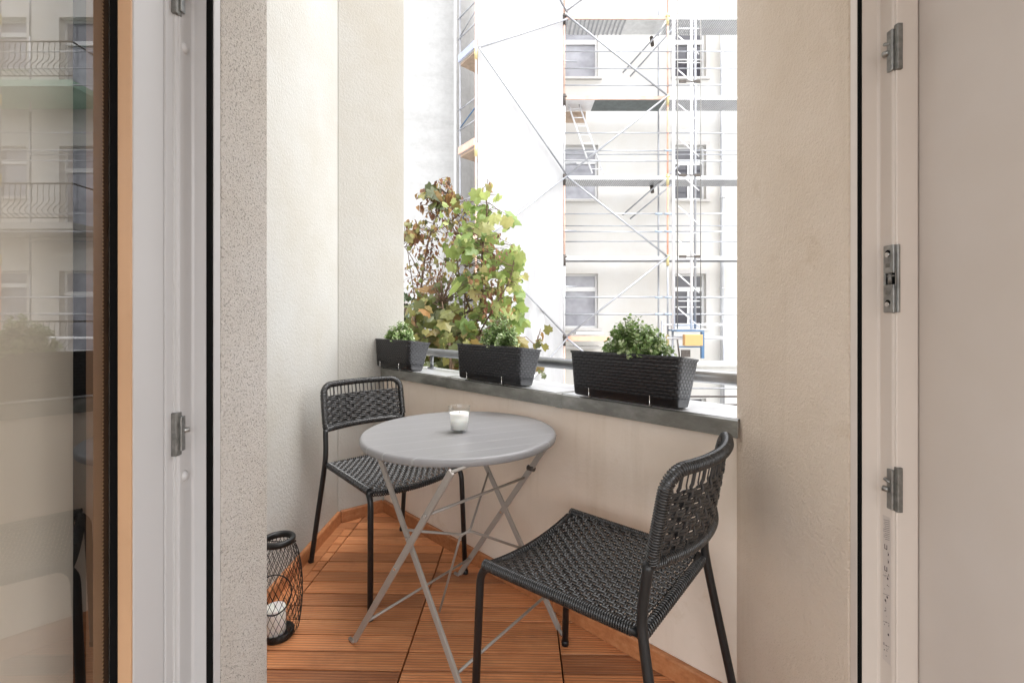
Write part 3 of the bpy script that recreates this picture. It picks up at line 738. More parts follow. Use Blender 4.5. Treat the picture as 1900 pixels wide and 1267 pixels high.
def make_shrub(W, Hh, seed, nst=70):
    rn = random.Random(seed); root = empty('potted_shrub'); st = MB(); lf = MB()
    for i in range(nst):
        a = rn.uniform(0, 2 * math.pi); sp = rn.uniform(.0, 1) ** .6
        d = V(math.cos(a) * sp * W / 2, math.sin(a) * sp * W / 2 * .62, Hh * (1.0 - .62 * sp ** 2) * rn.uniform(.45, 1.06))
        if rn.random() < .05: d *= 1.15
        b = V(d.x * .25, d.y * .25, 0); p = smooth_path([b, b + V(d.x * .35, d.y * .35, d.z * .55), b * .2 + d], 4)
        st.tube(p, .0010, 5)
        NL = rn.randint(9, 13)
        for k in range(NL):
            t = .25 + .75 * k / (NL - 1); idx = t * (len(p) - 1); i0 = min(len(p) - 2, int(idx)); c = p[i0].lerp(p[i0 + 1], idx - i0)
            T = (p[i0 + 1] - p[i0]).normalized()
            for sgn in (1, -1):
                az = k * 1.57 + rn.uniform(-.4, .4) + (0 if sgn > 0 else math.pi)
                ox = T.orthogonal().normalized(); oy = T.cross(ox); dr = (ox * math.cos(az) + oy * math.sin(az) + T * rn.uniform(.2, .9)).normalized()
                wv = dr.cross(T).normalized(); nn = wv.cross(dr).normalized()
                Ls = rn.uniform(.013, .021) * (1.05 - .35 * t); ws = Ls * rn.uniform(.36, .45)
                q0 = c + dr * .002; cup = rn.uniform(-.1, .25) * Ls
                pts = [q0, q0 + dr * Ls * .25 + wv * ws * .8 + nn * cup * .3, q0 + dr * Ls * .6 + wv * ws + nn * cup * .6, q0 + dr * Ls * .9 + wv * ws * .55 + nn * cup, q0 + dr * Ls + nn * cup,
                       q0 + dr * Ls * .9 - wv * ws * .55 + nn * cup, q0 + dr * Ls * .6 - wv * ws + nn * cup * .6, q0 + dr * Ls * .25 - wv * ws * .8 + nn * cup * .3, q0 + dr * Ls * .55 - nn * Ls * .08]
                lf.add(pts, [(i_, (i_ + 1) % 8, 8) for i_ in range(8)], True)
    lf.build('foliage', M['leaf_box'], root); st.build('stem', M['greenstem'], root)
    return root
OV = -.060; OC = OV + .062
specs = [(697, 754, 742, .195, .130, 'leftmost, beside the corner wall above the far chair', 'small green shrub in the leftmost planter against the cream corner wall'),
         (849, 957, 926, .195, .160, 'the middle one, behind the candle glass', 'pale green shrub in the middle planter in front of the leafy branches'),
         (1062, 1251, 1178, .215, .150, 'rightmost and largest, standing before the scaffolding', 'bushy variegated green shrub in the largest planter before the scaffolding')]
for i, (pa, pb, pp, sw, sh, lab, lab2) in enumerate(specs):
    A, B = along(pa, OV), along(pb, OV); Lb = (B - A).length + .012; c = (A + B) / 2 + n * (.145 / 2 - .020)
    o = make_planter(Lb + .028)
    rz = math.atan2(u.y, u.x); Mr = Matrix.Rotation(rz, 4, 'Z') @ Matrix.Rotation(R(-7.5), 4, 'X')
    o.rotation_euler = Mr.to_euler(); o.location = V(c.x, c.y, .819 - .001)
    o.location.z += .003
    tag(o, 'dark grey rattan pattern planter, ' + lab, 'planter', 'rattan planters on the parapet')
    pc = along(pp, OC); s_ = make_shrub(sw, sh, 11 + i, (110, 120, 190)[i]); s_.location = V(pc.x, pc.y, .819 + .124); s_.rotation_euler = (0, 0, rz)
    tag(s_, lab2, 'plant', 'shrubs in the planters')

# ------------------------------------------------------------------ trees beyond the rail
GZ = -3.4
def maple_leaf(m, c, size, rn, up=None, curl=.15):
    # five lobed leaf
    shp = [(0, -.02), (.20, -.14), (.50, -.20), (.60, .0), (.84, .14), (.68, .34), (.74, .60), (.42, .62), (.24, .78), (0, 1.0), (-.24, .78), (-.42, .62), (-.74, .60), (-.68, .34), (-.84, .14), (-.60, .0), (-.50, -.20), (-.20, -.14)]
    d = V(rn.gauss(0, .5), rn.gauss(0, .5), rn.gauss(-.55, .35)).normalized()
    side = d.cross(V(rn.gauss(0, .4), rn.gauss(-1, .4), rn.gauss(.3, .4))).normalized(); nn = side.cross(d)
    pts = [c + (side * x * (1 + rn.uniform(-.08, .08)) * .62 + d * (y - .1) + nn * (-curl * abs(x) ** 1.3 - curl * .6 * max(0, y) ** 2 + rn.uniform(-.02, .02))) * size for x, y in shp]
    pts.append(c + (d * .15) * size)
    k = len(shp); m.add(pts, [(i, (i + 1) % k, k) for i in range(k)], False)
def dead_leaf(m, c, size, rn):
    d = V(rn.gauss(0, .4), rn.gauss(0, .4), -1).normalized(); s = d.orthogonal().normalized(); s = (Matrix.Rotation(rn.uniform(0, 6.28), 3, d) @ s); nn = s.cross(d)
    W_ = rn.uniform(.15, .4); pts = []
    for t, w_ in ((0, .1), (.3, 1), (.65, .8), (1, .05)):
        for x in (-1, 0, 1): pts.append(c + (d * t + s * x * w_ * W_ + nn * (abs(x) * -.25 * w_ + rn.uniform(-.08, .08))) * size)
    m.add(pts, [(r * 3 + k, r * 3 + k + 1, r * 3 + k + 4, r * 3 + k + 3) for r in range(3) for k in range(2)], True)
def tree(name, base, stems, clusters, mat, label, cat, seed, leaf='maple', bark='bark', twigs=True):
    rn = random.Random(seed); root = empty(name, base); m = MB(); B = Vector(base)
    nodes = []
    for path, r0, r1 in stems:
        p = smooth_path([Vector(q_) - B for q_ in path], 6); rr = [r0 + (r1 - r0) * i / (len(p) - 1) for i in range(len(p))]
        m.tube(p, rr, 8); nodes += p
    lf = MB()
    for (cx, cy, rx, ry, Y, dy, N, size) in clusters:
        for k in range(N):
            a = rn.uniform(0, 2 * math.pi); q_ = math.sqrt(rn.random()); c = at(cx + rx * q_ * math.cos(a), cy + ry * q_ * math.sin(a), Y + rn.uniform(-dy, dy)) - B
            s_ = size * rn.uniform(.45, 1.08)
            if leaf == 'maple' : maple_leaf(lf, c, s_, rn, curl=rn.uniform(.02, .35))
            else: dead_leaf(lf, c, s_, rn)
            if twigs and rn.random() < .55:
                near = min((x for x in nodes if x.z < c.z + .12), key=lambda x: (x - c).length, default=nodes[0])
                if (near - c).length < .62:
                    mid = near.lerp(c, .5) + V(rn.uniform(-.02, .02), rn.uniform(-.02, .02), rn.uniform(0, .05)); m.tube([near, mid, c], [.0035, .0024, .0014], 5)
    m.build('trunk', M[bark], root); lf.build('crown', M[mat], root)
    return tag(root, label, cat)
Y0 = 3.9
g0 = V(-.42, Y0, GZ)
tree('young_maple', g0, [([g0, at(845, 900, Y0), at(872, 650, Y0), at(893, 560, Y0), at(895, 470, Y0), at(903, 400, Y0), at(902, 355, Y0)], .022, .004),
     ([at(868, 660, Y0), at(905, 590, 3.7), at(945, 520, 3.7), at(955, 470, 3.7)], .008, .003), ([at(880, 600, Y0), at(850, 500, 4), at(855, 440, 4)], .008, .003)],
     [(900, 362, 26, 10, Y0, .1, 6, .13), (932, 398, 14, 16, Y0, .1, 4, .16), (893, 405, 24, 18, Y0, .1, 6, .17), (880, 385, 20, 10, Y0, .1, 4, .14), (890, 448, 38, 20, Y0, .15, 10, .16), (858, 462, 24, 22, Y0, .15, 6, .15),
      (946, 486, 26, 30, 3.8, .15, 15, .16), (900, 515, 44, 40, Y0, .2, 15, .15), (848, 530, 30, 44, Y0, .2, 11, .16), (940, 550, 34, 50, 3.8, .2, 24, .11), (905, 600, 60, 40, 3.9, .3, 42, .13), (845, 600, 45, 35, 3.9, .3, 26, .14),
      (962, 600, 16, 44, 3.8, .2, 14, .11), (935, 500, 40, 50, 3.75, .2, 36, .06), (900, 470, 60, 90, 3.9, .3, 60, .05), (860, 420, 50, 60, 4.0, .2, 30, .06)],
     'leaf_green', 'tall young maple with large light green lobed leaves growing beyond the rail', 'tree', 5)
g1 = V(-.75, 4.2, GZ)
tree('withered_climber', g1, [([g1, at(765, 900, 4.2), at(776, 640, 4.2), at(783, 520, 4.2), at(800, 430, 4.2), at(835, 345, 4.2)], .02, .004), ([at(778, 610, 4.2), at(760, 490, 4.3), at(752, 440, 4.3)], .006, .002),
      ([at(815, 660, 4.1), at(805, 560, 4.1), at(798, 480, 4.1), at(812, 380, 4.1)], .008, .002), ([at(783, 520, 4.2), at(765, 480, 4.2), at(748, 455, 4.2)], .006, .002), ([at(800, 430, 4.2), at(850, 400, 4.1), at(905, 340, 4.0)], .006, .002),
      ([at(870, 680, 4.1), at(862, 560, 4.1), at(868, 430, 4.1)], .007, .002)],
     [(822, 350, 20, 22, 4.2, .1, 42, .060), (800, 372, 30, 26, 4.2, .1, 60, .065), (845, 392, 30, 32, 4.2, .15, 95, .055), (762, 430, 16, 26, 4.2, .15, 40, .065), (805, 440, 50, 40, 4.2, .15, 110, .055), (860, 440, 25, 40, 4.1, .15, 60, .05),
      (785, 520, 36, 60, 4.2, .2, 110, .052), (840, 540, 50, 60, 4.2, .2, 110, .052), (900, 510, 40, 50, 3.7, .1, 70, .05), (908, 340, 9, 7, 4, .02, 3, .12), (925, 560, 34, 50, 3.65, .1, 60, .055), (920, 455, 34, 24, 3.7, .1, 30, .04)],
     'leaf_brown', 'half withered climber with small curled brown leaves beside the young maple', 'climber', 6, leaf='dead')
g2 = V(-.35, 3.5, GZ)
tree('autumn_bush', g2, [([g2, at(840, 900, 3.6), at(835, 650, 3.6), at(820, 560, 3.8)], .02, .005), ([at(840, 750, 3.6), at(880, 640, 3.6), at(930, 590, 3.6)], .012, .004), ([at(838, 800, 3.6), at(790, 640, 3.7), at(770, 600, 3.7)], .012, .004),
      ([at(960, 800, 3.4), at(985, 680, 3.4), at(1003, 610, 3.4)], .008, .003)],
     [(840, 655, 105, 50, 3.8, .35, 230, .12), (800, 600, 55, 50, 3.9, .3, 70, .13), (900, 630, 64, 40, 3.7, .3, 70, .13), (830, 500, 80, 110, 4.1, .3, 120, .055), (830, 720, 100, 50, 3.9, .3, 170, .12), (815, 360, 28, 16, 4.15, .1, 14, .13), (835, 375, 30, 20, 4.15, .1, 12, .12), (765, 432, 16, 18, 4.2, .1, 12, .11), (757, 375 + 60, 8, 10, 4.2, .1, 3, .11),
      (800, 560, 40, 34, 4.0, .2, 26, .11), (1003, 620, 18, 26, 3.4, .1, 6, .08), (1008, 690, 12, 9, 3.2, .1, 3, .09), (985, 655, 18, 26, 3.4, .1, 5, .08)],
     'leaf_olive', 'dense olive and yellow leafed bush just behind the planters', 'bush', 8)
g3 = V(-1.25, 5.0, GZ)
tree('ivy_shrub', g3, [([g3, at(745, 900, 5), at(750, 660, 5), at(756, 580, 5)], .02, .006)],
     [(752, 600, 40, 56, 5.0, .3, 260, .07), (765, 660, 50, 46, 5.0, .3, 200, .07)], 'leaf_ivy', 'dark green ivy like shrub behind the leftmost planter', 'shrub', 9)

# ------------------------------------------------------------------ courtyard buildings
m = MB(); m.box((-40, -8, GZ - .2), (50, 60, GZ)); tag(m.build('ground', M['ground']), kind='structure')
def wall_holes(m, x0, x1, z0, z1, yf, depth, holes):
    xs = sorted({x0, x1, *[h[0] for h in holes], *[h[1] for h in holes]}); zs = sorted({z0, z1, *[h[2] for h in holes], *[h[3] for h in holes]})
    def hole(a, b): return any(h[0] < a < h[1] and h[2] < b < h[3] for h in holes)
    for i in range(len(xs) - 1):
        for j in range(len(zs) - 1):
            if not hole((xs[i] + xs[i + 1]) / 2, (zs[j] + zs[j + 1]) / 2):
                m.add([V(xs[i], yf, zs[j]), V(xs[i + 1], yf, zs[j]), V(xs[i + 1], yf, zs[j + 1]), V(xs[i], yf, zs[j + 1])], [(0, 1, 2, 3)])
    for a, b, c, d in holes:
        m.add([V(a, yf, c), V(b, yf, c), V(b, yf, d), V(a, yf, d), V(a, yf + depth, c), V(b, yf + depth, c), V(b, yf + depth, d), V(a, yf + depth, d)], [(0, 4, 5, 1), (1, 5, 6, 2), (2, 6, 7, 3), (3, 7, 4, 0)])
    m.add([V(x0, yf, z0), V(x0, yf, z1), V(x0, yf + 6, z1), V(x0, yf + 6, z0), V(x1, yf, z0), V(x1, yf, z1), V(x1, yf + 6, z1), V(x1, yf + 6, z0)], [(0, 1, 2, 3), (4, 7, 6, 5), (1, 5, 6, 2), (3, 2, 6, 7)])
FY = 12.6
apt = empty('apartment_building', (2, FY, GZ)); ao = V(-2, -FY, -GZ)
tag(apt, 'cream rendered courtyard apartment building behind the scaffolding', 'building')
cols = [(1.88, 1.0, 'grey'), (4.94, .86, 'dark'), (8.0, .95, 'grey')]
rows = [(.84, 1.50), (4.40, 1.50), (7.78, 1.45), (-2.6, 1.5)]
holes = []; wins = []
for cx, wd, kd in cols:
    for z, hh in rows: holes.append((cx - wd / 2, cx + wd / 2, z, z + hh)); wins.append((cx, wd, z, hh, kd))
for z in (.12, 3.57, 7.12):
    holes.append((10.2, 11.3, z + .05, z + 2.3)); wins.append((10.75, 1.1, z + .05, 2.25, 'grey')); holes.append((12.2, 13.2, z + .9, z + 2.3)); wins.append((12.7, 1.0, z + .9, 1.4, 'grey'))
m = MB(); wall_holes(m, -.6, 15, GZ, 10.4, FY, .22, holes); o = m.build('wall', M['facade'], apt); o.location = ao
for cx, wd, z, hh, kd in wins:
    m = MB(); fw = .055; y = FY + .14
    x0, x1 = cx - wd / 2, cx + wd / 2; zt_ = z + hh; ztr = z + hh * .72
    for a, b in (((x0, y, z), (x0 + fw, y + .06, zt_)), ((x1 - fw, y, z), (x1, y + .06, zt_)), ((x0 + fw, y, z), (x1 - fw, y + .06, z + fw)), ((x0 + fw, y, zt_ - fw), (x1 - fw, y + .06, zt_)), ((x0 + fw, y - .01, ztr - .06), (x1 - fw, y + .06, ztr + .06))): m.box(a, b)
    if kd == 'dark': m.box((cx - .03, y + .002, z + fw), (cx + .03, y + .058, ztr - .06)); m.box((x0 + fw, y + .006, z + hh * .38), (x1 - fw, y + .05, z + hh * .40))
    wn = m.build('window', M['winframe'], apt); wn.location = ao
    m = MB(); m.add([V(x0, y + .04, z), V(x1, y + .04, z), V(x1, y + .04, zt_), V(x0, y + .04, zt_)], [(0, 1, 2, 3)]); m.build('pane', M['pane_dark' if kd == 'dark' else 'pane_grey'], wn)
    m = MB(); m.box((x0 - .10, FY - .06, z - .07), (x1 + .10, FY + .14, z - .01)); m.build('sill', M['stone'], wn)
    m = MB()
    for a, b in (((x0 - .10, FY - .018, z), (x0, FY + .01, zt_ + .1)), ((x1, FY - .018, z), (x1 + .10, FY + .01, zt_ + .1)), ((x0, FY - .018, zt_), (x1, FY + .01, zt_ + .1))): m.box(a, b)
    m.build('surround', M['stone'] if kd == 'dark' else M['facade'], wn)
m = MB(); x = (1340 - 950) / F * 12.5; m.tube([V(x, 12.5, GZ), V(x, 12.5, 10.2)], .055, 12)
for z in (-.5, 1.9, 4.4, 6.9, 9.2): m.tube([V(x, 12.5, z), V(x, 12.5, z + .05)], .066, 12)
o = m.build('downpipe', plain('zinc_downpipe', (.55, .56, .58), .5, .4, .06, 4), apt); o.location = ao
m = MB(); m.box((1.15, 12.0, .30), (2.35, 12.58, .36)); o = m.build('entrance_canopy', M['concrete'], apt); o.location = ao; 
# balconies seen mirrored in the door pane
for z in (.05, 3.50, 7.05):
    m = MB(); m.box((9.75, 11.35, z - .16), (14.2, FY - .002, z)); b = m.build('balcony_slab', M['greensteel'] if z > 6 else M['concrete'], apt); b.location = ao
    m = MB(); m.tube([V(9.8, 11.4, z + .98), V(14.1, 11.4, z + .98)], .02, 8); m.tube([V(9.8, 11.4, z + .12), V(14.1, 11.4, z + .12)], .014, 8); m.tube([V(9.8, 11.4, z + .98), V(9.8, 12.58, z + .98)], .02, 8)
    for k in range(31):
        x = 9.8 + k * .142; m.tube(smooth_path([V(x, 11.4, z + .98), V(x + .02, 11.4, z + .75), V(x - .05, 11.33, z + .5), V(x + .05, 11.26, z + .28), V(x, 11.4, z + .12)], 3), .008, 5)
    m.build('balustrade', M['clamp'], b)
gb = MB(); gb.prism([(-14, 9.2), (-1.30, 10.62), (-1.02, 10.95), (-.62, 12.62), (-.62, 18), (-14, 18)], GZ, 10.9)
tag(gb.build('gable_building', M['gable']), 'blank stained white building side behind the leafy branches', 'building')
# neighbour ledge seen right of the large planter
m = MB(); m.box((2.6, 9.2, -.02), (7.5, 10.4, .14)); m.box((2.6, 9.18, .12), (7.5, 9.3, .17))
tag(m.build('concrete_ledge', M['concrete']), 'grey concrete roof edge low behind the largest planter at the foot of the scaffolding', 'ledge')

# ------------------------------------------------------------------ scaffolding
SY = 11.4; SI = 12.12
sf = empty('scaffolding', (1.31, SY, GZ)); so_ = V(-1.31, -SY, -GZ)
tag(sf, 'galvanised and orange facade scaffolding with diagonal braces in front of the cream building', 'scaffolding')
def part(m, name, mat, par_=sf, off=so_, bevel=0):
    o = m.build(name, mat, par_, bevel=bevel); o.location = off; return o
bays = [1.31, 3.90, 6.47, 9.04, 11.61]
LV = [.64, 2.64, 4.65, 6.65, 8.66]
for i, x in enumerate(bays):
    for y, outer in ((SY, True), (SI, False)):
        xx = x if outer else x + .0
        for j, (za, zb) in enumerate(((GZ, .6), (.6, 2.6), (2.6, 4.6), (4.6, 6.6), (6.6, 8.6), (8.6, 10.6))):
            mt = M['galv']
            if outer and i == 0: mt = M['pink_pale'] if j in (0, 2, 4, 5) else M['galv_white']
            if outer and i in (1, 3): mt = M['orange'] if j in (3, 2) else (M['pink_pale'] if j in (4, 5) else M['galv'])
            if i > 1 and outer and j < 2: mt = M['orange']
            m = MB(); m.tube([V(xx, y, za + .003), V(xx, y, zb - .003)], .024, 10); st_ = part(m, 'standard', mt)
        if outer:
            for z in LV:
                m = MB(); m.tube([V(xx, y, z - .22), V(xx, y, z + .06)], .036, 10); m.tube([V(xx - .06, y - .02, z), V(xx + .06, y - .02, z)], .02, 8); part(m, 'coupler', M['clamp'] if i == 0 else M['rosette'])
# second near-left tube beside the first standard
m = MB(); m.tube([V(1.31 - .13, SY + .05, GZ), V(1.31 - .13, SY + .05, 10.5)], .018, 8); part(m, 'standard', M['galv'])
rails = [7.76, 7.34, 6.92, 5.73, 5.45, 5.29, 5.03, 3.71, 3.56, 3.27, 3.14, 1.63, 1.21, 9.1, 9.6]
for k, z in enumerate(rails):
    for i in range(4):
        inner = k in (4, 8, 10); y = SI if inner else SY
        m = MB(); a, b = bays[i], bays[i + 1]; m.tube([V(a + .01, y - .035, z), V(b - .01, y - .035, z + random.uniform(-.012, .012))], .016 if z > 2 else .022, 8); part(m, 'guardrail', M['galv'])
dk_m = {(3, 0): 'darkply', (4, 0): 'brownply'}
for li, z in enumerate(LV):
    for i in range(4):
        a, b = bays[i] + .03, bays[i + 1] - .03
        if i > 1: continue
        if li == 0 and i == 0:
            m = MB(); m.box((a, SY - .02, z - .10), (a + 1.1, SY + .02, z + .02)); part(m, 'toe_board', M['orange']); continue
        m = MB()
        if (li, i) == (3, 0):
            m.box((a, SY + .02, z - .05), (a + .75, SI - .05, z)); d_ = part(m, 'deck', M['galv_white'])
            m = MB(); m.box((a + .75, SY + .05, z - .055), (b, SI - .05, z - .005)); part(m, 'deck', M['darkply'])
            m = MB(); m.box((a + .05, SI - .02, z - .35), (a + .62, SI, z - .05)); part(m, 'deck', M['brownply'])
        elif (li, i) == (4, 0):
            m.box((a, SY + .02, z - .045), (b, SI - .05, z)); d_ = part(m, 'deck', M['deckgrate'])
            m = MB()
            for k in range(22):
                if k > 13: continue
                m.box((a + .04 + k * .112, SY + .04, z - .075), (a + .075 + k * .112, SI - .07, z - .046))
            part(m, 'ribbed_underside', M['galv'])
        else:
            for w0 in (0, .34):
                m.box((a, SY + .03 + w0, z - .045), (b, SY + .03 + w0 + .32, z - .005))
            d_ = part(m, 'deck', M['deckgrate'], bevel=0)
            m = MB()
            for k in range(46): m.box((a + .03 + k * .054, SY + .06, z - .056), (a + .05 + k * .054, SY + .66, z - .0455))
            m.build('slots', M['galv'], d_)
        m = MB(); m.box((a, SY - .012, z - .07), (b, SY + .02, z + .015)); part(m, 'ledger', M['pink_pale'] if (li in (3, 4) and i == 0) else M['galv_white'])
for k_, z in enumerate((3.71, 3.27, 1.63, 1.21, 5.29)):
    for x in ((3.90, 3.66) if k_ < 4 else (3.90,)):
        m = MB(); m.tube([V(x - .09, SY - .04, z), V(x + .09, SY - .04, z)], .026, 8); part(m, 'coupler', M['blue_pale'])
# braces, zigzag
zz = [(0, 10.6), (1, 8.66), (0, 8.66)]
for a, b, z0_, z1_ in ((0, 1, .64, 2.64), (1, 0, 2.64, 4.65), (0, 1, 4.65, 6.65), (1, 0, 6.65, 8.66), (0, 1, 8.75, 10.6), (0, 1, .62, -1.4)):
    m = MB(); m.tube([V(bays[a] + .04, SY - .06, z0_), V(bays[b] - .02, SY - .06, z1_)] if a < b else [V(bays[a] - .02, SY - .06, z0_), V(bays[b] + .04, SY - .06, z1_)], .024, 10); part(m, 'brace', M['galv'])
for z in (1.9, 3.3, 5.0 + .0, 7.55, 9.5):
    m = MB(); m.tube([V(1.0, SY - .03, z + 0), V(1.62, SY + .05, z)], .02, 8); part(m, 'putlog', M['galv'])
for z in (4.55, 8.4):
    m = MB(); m.tube([V(3.0, SI + .2, z - .65), V(4.15, SY - .1, z + .35)], .022, 8); m.tube([V(3.2, SI + .2, z - .75), V(4.0, SY - .1, z - .1)], .022, 8); part(m, 'tie_tube', M['galv'])
    m = MB(); m.tube([V(3.68, SI - .2, z - .15), V(3.68, SI - .1, z + .12)], .05, 8); part(m, 'coupler', M['clamp'])
# lower double rail frame at right, with the white ledger
for z, x0_, x1_ in ((.90 + .05, 3.75, 5.35), (.62, 3.85, 11.4)):
    m = MB(); m.tube([V(x0_, SY - .12, z + .0), V(x1_, SY - .12, z)], .03, 8); part(m, 'ledger', M['galv_white'])
for x in (3.72, 3.98, 5.25):
    m = MB(); m.tube([V(x, SY - .12, -1.6), V(x, SY - .12, 1.05)], .026, 8); part(m, 'standard', M['galv'])
for z in (-.05, -.25, -.45, -.9):
    m = MB(); m.tube([V(3.5, SY - .3, z - .55), V(9, SY - .3, z - .55)], .02, 8); part(m, 'guardrail', M['clamp'] if z < -.2 else M['galv'])
# ladder inside the first bay
ld = MB()
pa, pb = at(1062, 195, 11.7), at(1106, 322, 11.7)
for dx in (-.0, .28):
    ld.tube([pa + V(dx - .1, 0, 0), pb + V(dx - .1, 0, 0)], .022, 6)
for k in range(8): p = pa.lerp(pb, (k + .5) / 8); ld.tube([p + V(-.1, 0, 0), p + V(.18, 0, 0)], .014, 6)
o = ld.build('ladder', M['galv_white']); tag(o, 'pale aluminium ladder leaning inside the first bay of the scaffolding', 'ladder')

# angled tarp bay
A_, A2 = V(-.746, 9.4, 0), V(-1.13, 9.93, 0); B_ = V(1.31, 11.4, 0); Bd = (B_ - A_).normalized()
sg = empty('corner_scaffolding', (A_.x, A_.y, GZ)); go_ = V(-A_.x, -A_.y, -GZ)
tag(sg, 'narrow angled scaffolding tower at the left edge of the white sheet', 'scaffolding')
for P_, mt in ((A_, 'pink_pale'), (A2, 'galv')):
    m = MB(); m.tube([P_ + V(0, 0, GZ), P_ + V(0, 0, 11)], .020, 10); part(m, 'standard', M[mt], sg, go_)
m = MB(); m.tube([A2 + V(-.12, .1, GZ), A2 + V(-.12, .1, 11)], .028, 10); part(m, 'standard', M['galv_white'], sg, go_)
for z in LV[1:]:
    m = MB(); dd = (A2 - A_); L_ = Bd * 1.6; Ai = A_ + dd * .22
    p = [A_ + dd * .05 + V(0, 0, z - .04), A2 + V(0, 0, z - .04), A2 + L_ + V(0, 0, z - .04), Ai + L_ + V(0, 0, z - .04)]; p += [q_ + V(0, 0, .05) for q_ in p]
    m.add(p, [(0, 1, 2, 3), (7, 6, 5, 4), (0, 4, 5, 1), (1, 5, 6, 2), (2, 6, 7, 3), (3, 7, 4, 0)]); part(m, 'deck', M['brownply'], sg, go_)
    m = MB(); e_ = -Bd * .03; p = [A_ + e_ + V(0, 0, z + .01), A2 + e_ + V(0, 0, z + .01), A2 + e_ + V(0, 0, z + .16), A_ + e_ + V(0, 0, z + .16)]
    p += [q_ - Bd * .03 for q_ in p]; m.add(p, [(0, 1, 2, 3), (7, 6, 5, 4), (0, 4, 5, 1), (1, 5, 6, 2), (2, 6, 7, 3), (3, 7, 4, 0)])
    part(m, 'toe_board', plain('overexposed_blue_board', (.50, .54, .70), .6) if 6 < z < 7 else M['pink_pale'], sg, go_)  # blue board paled in its colour for the overexposed courtyard
    for dz in (.55, 1.0):
        m = MB(); m.tube([A_ + V(0, 0, z + dz), A2 + V(-.05, .05, z + dz)], .016, 8); part(m, 'end_rail', M['galv'], sg, go_)
    m = MB(); m.tube([A_ + V(0, 0, z + .82), A2 + V(0, 0, z + .60)], .014, 8); part(m, 'end_rail', M['blue'] if z < 6 else M['galv'], sg, go_)
    m = MB(); m.tube([A_ + V(0, 0, z - .2), A_ + V(0, 0, z + .06)], .033, 10); part(m, 'coupler', M['rosette'], sg, go_)
fw = V(Bd.y, -Bd.x, 0) * .10
for a, b, z0_, z1_ in ((A_, B_, 6.65, 4.65), (B_, A_, 4.65, 2.64), (A_, B_, 2.64, .64), (A_, B_, 6.65, 8.55), (B_, A_, .62, -1.4), (B_, A_, 8.7, 10.6)):
    m = MB(); m.tube([a + fw + V(0, 0, z0_), b + fw + V(0, 0, z1_)], .022, 10); part(m, 'brace', M['galv'], sg, go_)
# tarp: vertically draped sheet with gathered folds
tm = MB(); NX, NZ = 46, 150; rt = random.Random(4)
ph = [rt.uniform(0, 6.28) for _ in range(8)]
Wd = (B_ - A_).length - .10
for j in range(NZ + 1):
    z = GZ + .4 + (11.2 - GZ - .4) * j / NZ
    for i in range(NX + 1):
        s_ = i / NX; x = .05 + Wd * s_
        amp = .022 + .12 * max(0, 1 - abs(z - .2) / 3.2)
        slant = z * .55
        d = amp * (.5 * math.sin(9 * s_ * 2 + slant * 1.3 + ph[0]) + .35 * math.sin(31 * s_ - slant * 3.1 + ph[1]) + .25 * math.sin(57 * s_ + slant * 4.3 + ph[2] + math.sin(z * 2)) + .3 * math.sin(13 * s_ - slant * 5 + ph[3]))
        d *= (.25 + math.sin(math.pi * min(1, max(0, s_))) * .75)
        p = A_ + Bd * x + V(Bd.y, -Bd.x, 0) * (d - .0)
        tm.v.append((p.x, p.y, z))
for j in range(NZ):
    for i in range(NX):
        a = j * (NX + 1) + i; tm.f.append([a, a + 1, a + NX + 2, a + NX + 1]); tm.sm.append(True)
o = tm.build('tarpaulin', M['tarp']); tag(o, 'large white protective sheet hanging on the angled scaffolding bay, creased near its foot', 'tarpaulin')

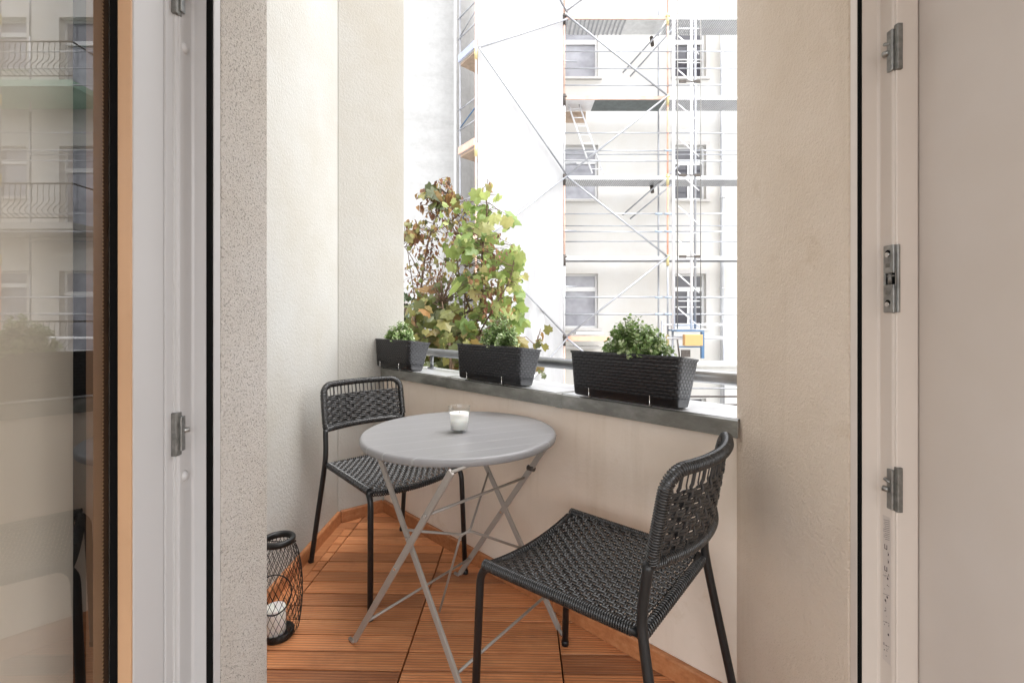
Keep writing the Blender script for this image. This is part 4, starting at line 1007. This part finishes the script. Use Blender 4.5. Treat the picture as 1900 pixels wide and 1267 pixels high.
# hoist mast with platform in front of the dark windows
hy = 10.95
def hx(px): return (px - 950) / F * hy
hm = empty('hoist', (hx(1278), hy, GZ)); ho = V(-hx(1278), -hy, -GZ); tag(hm, 'pale lattice hoist mast with blue carriage in front of the dark windows', 'hoist')
mx = [(1257, 'zamak_dark', .014, 0), (1253, 'galv_white', .040, .12), (1283, 'galv_white', .032, 0), (1296, 'galv', .030, .2), (1300, 'zamak_dark', .010, .0), (1263, 'galv_white', .02, .45)]
for px, mt, r_, dy in mx:
    m = MB(); m.tube([V(hx(px), hy + dy, .85), V(hx(px), hy + dy, 10.5)], r_, 8); part(m, 'mast_tube', M[mt], hm, ho)
for k in range(12):
    z = .9 + k * .82; m = MB(); m.tube([V(hx(1258), hy + .02, z + .45), V(hx(1298), hy + .02, z)], .016, 6)
    m.tube([V(hx(1257), hy + .02, z + .62), V(hx(1300), hy + .02, z + .62)], .013, 6); part(m, 'lattice_brace', M['galv_white'], hm, ho)
for z in (1.05 + 1.5, 4.5, 6.75): 
    m = MB(); m.box((hx(1259), hy - .06, z), (hx(1272), hy - .02, z + .06)); m.box((hx(1288), hy - .06, z), (hx(1298), hy - .02, z + .06)); m.box((hx(1262), hy - .05, z + .02), (hx(1297), hy - .03, z + .04)); part(m, 'bracket', M['clamp'], hm, ho)
m = MB(); zt_ = EYE - (614 - 592) / F * hy
m.box((hx(1252), hy - .15, zt_ - .01), (hx(1302), hy + .5, zt_ + .02)); m.box((hx(1298), hy - .12, zt_ - .65), (hx(1303), hy - .04, zt_ - .02)); m.box((hx(1257), hy - .12, zt_ - .39), (hx(1298), hy - .06, zt_ - .36))
part(m, 'carriage', M['blue'], hm, ho)
m = MB(); m.box((hx(1262), hy - .10, zt_ - .62), (hx(1278), hy - .05, zt_ - .45)); m.tube([V(hx(1254), hy - .1, zt_ - .2), V(hx(1258), hy - .1, zt_ - .62)], .02, 8); part(m, 'winch', M['clamp'], hm, ho)
m = MB(); m.box((hx(1265), hy - .20, zt_ - .345), (hx(1298), hy - .14 + .1, zt_ - .08)); tag(m.build('crate', M['yellow'], bevel=.01), 'orange yellow crate on the blue hoist carriage', 'crate')
m = MB(); px0 = at(1062, 603, 11.9); m.box((1.65, 11.7, .70), (2.35, 12.3, .76), None); tag(m.build('metal_tray', M['deckgrate']), 'grey tilted tray below the lowest left window', 'tray')
m = MB(); m.tube([V(3.1, 10.6, -.2), V(3.3, 10.6, .18)], .03, 8); m.box((2.95, 10.3, .165), (3.45, 10.9, .21)); tag(m.build('orange_plank', M['orange']), 'small orange red board lying at the right end of the largest planter', 'board')
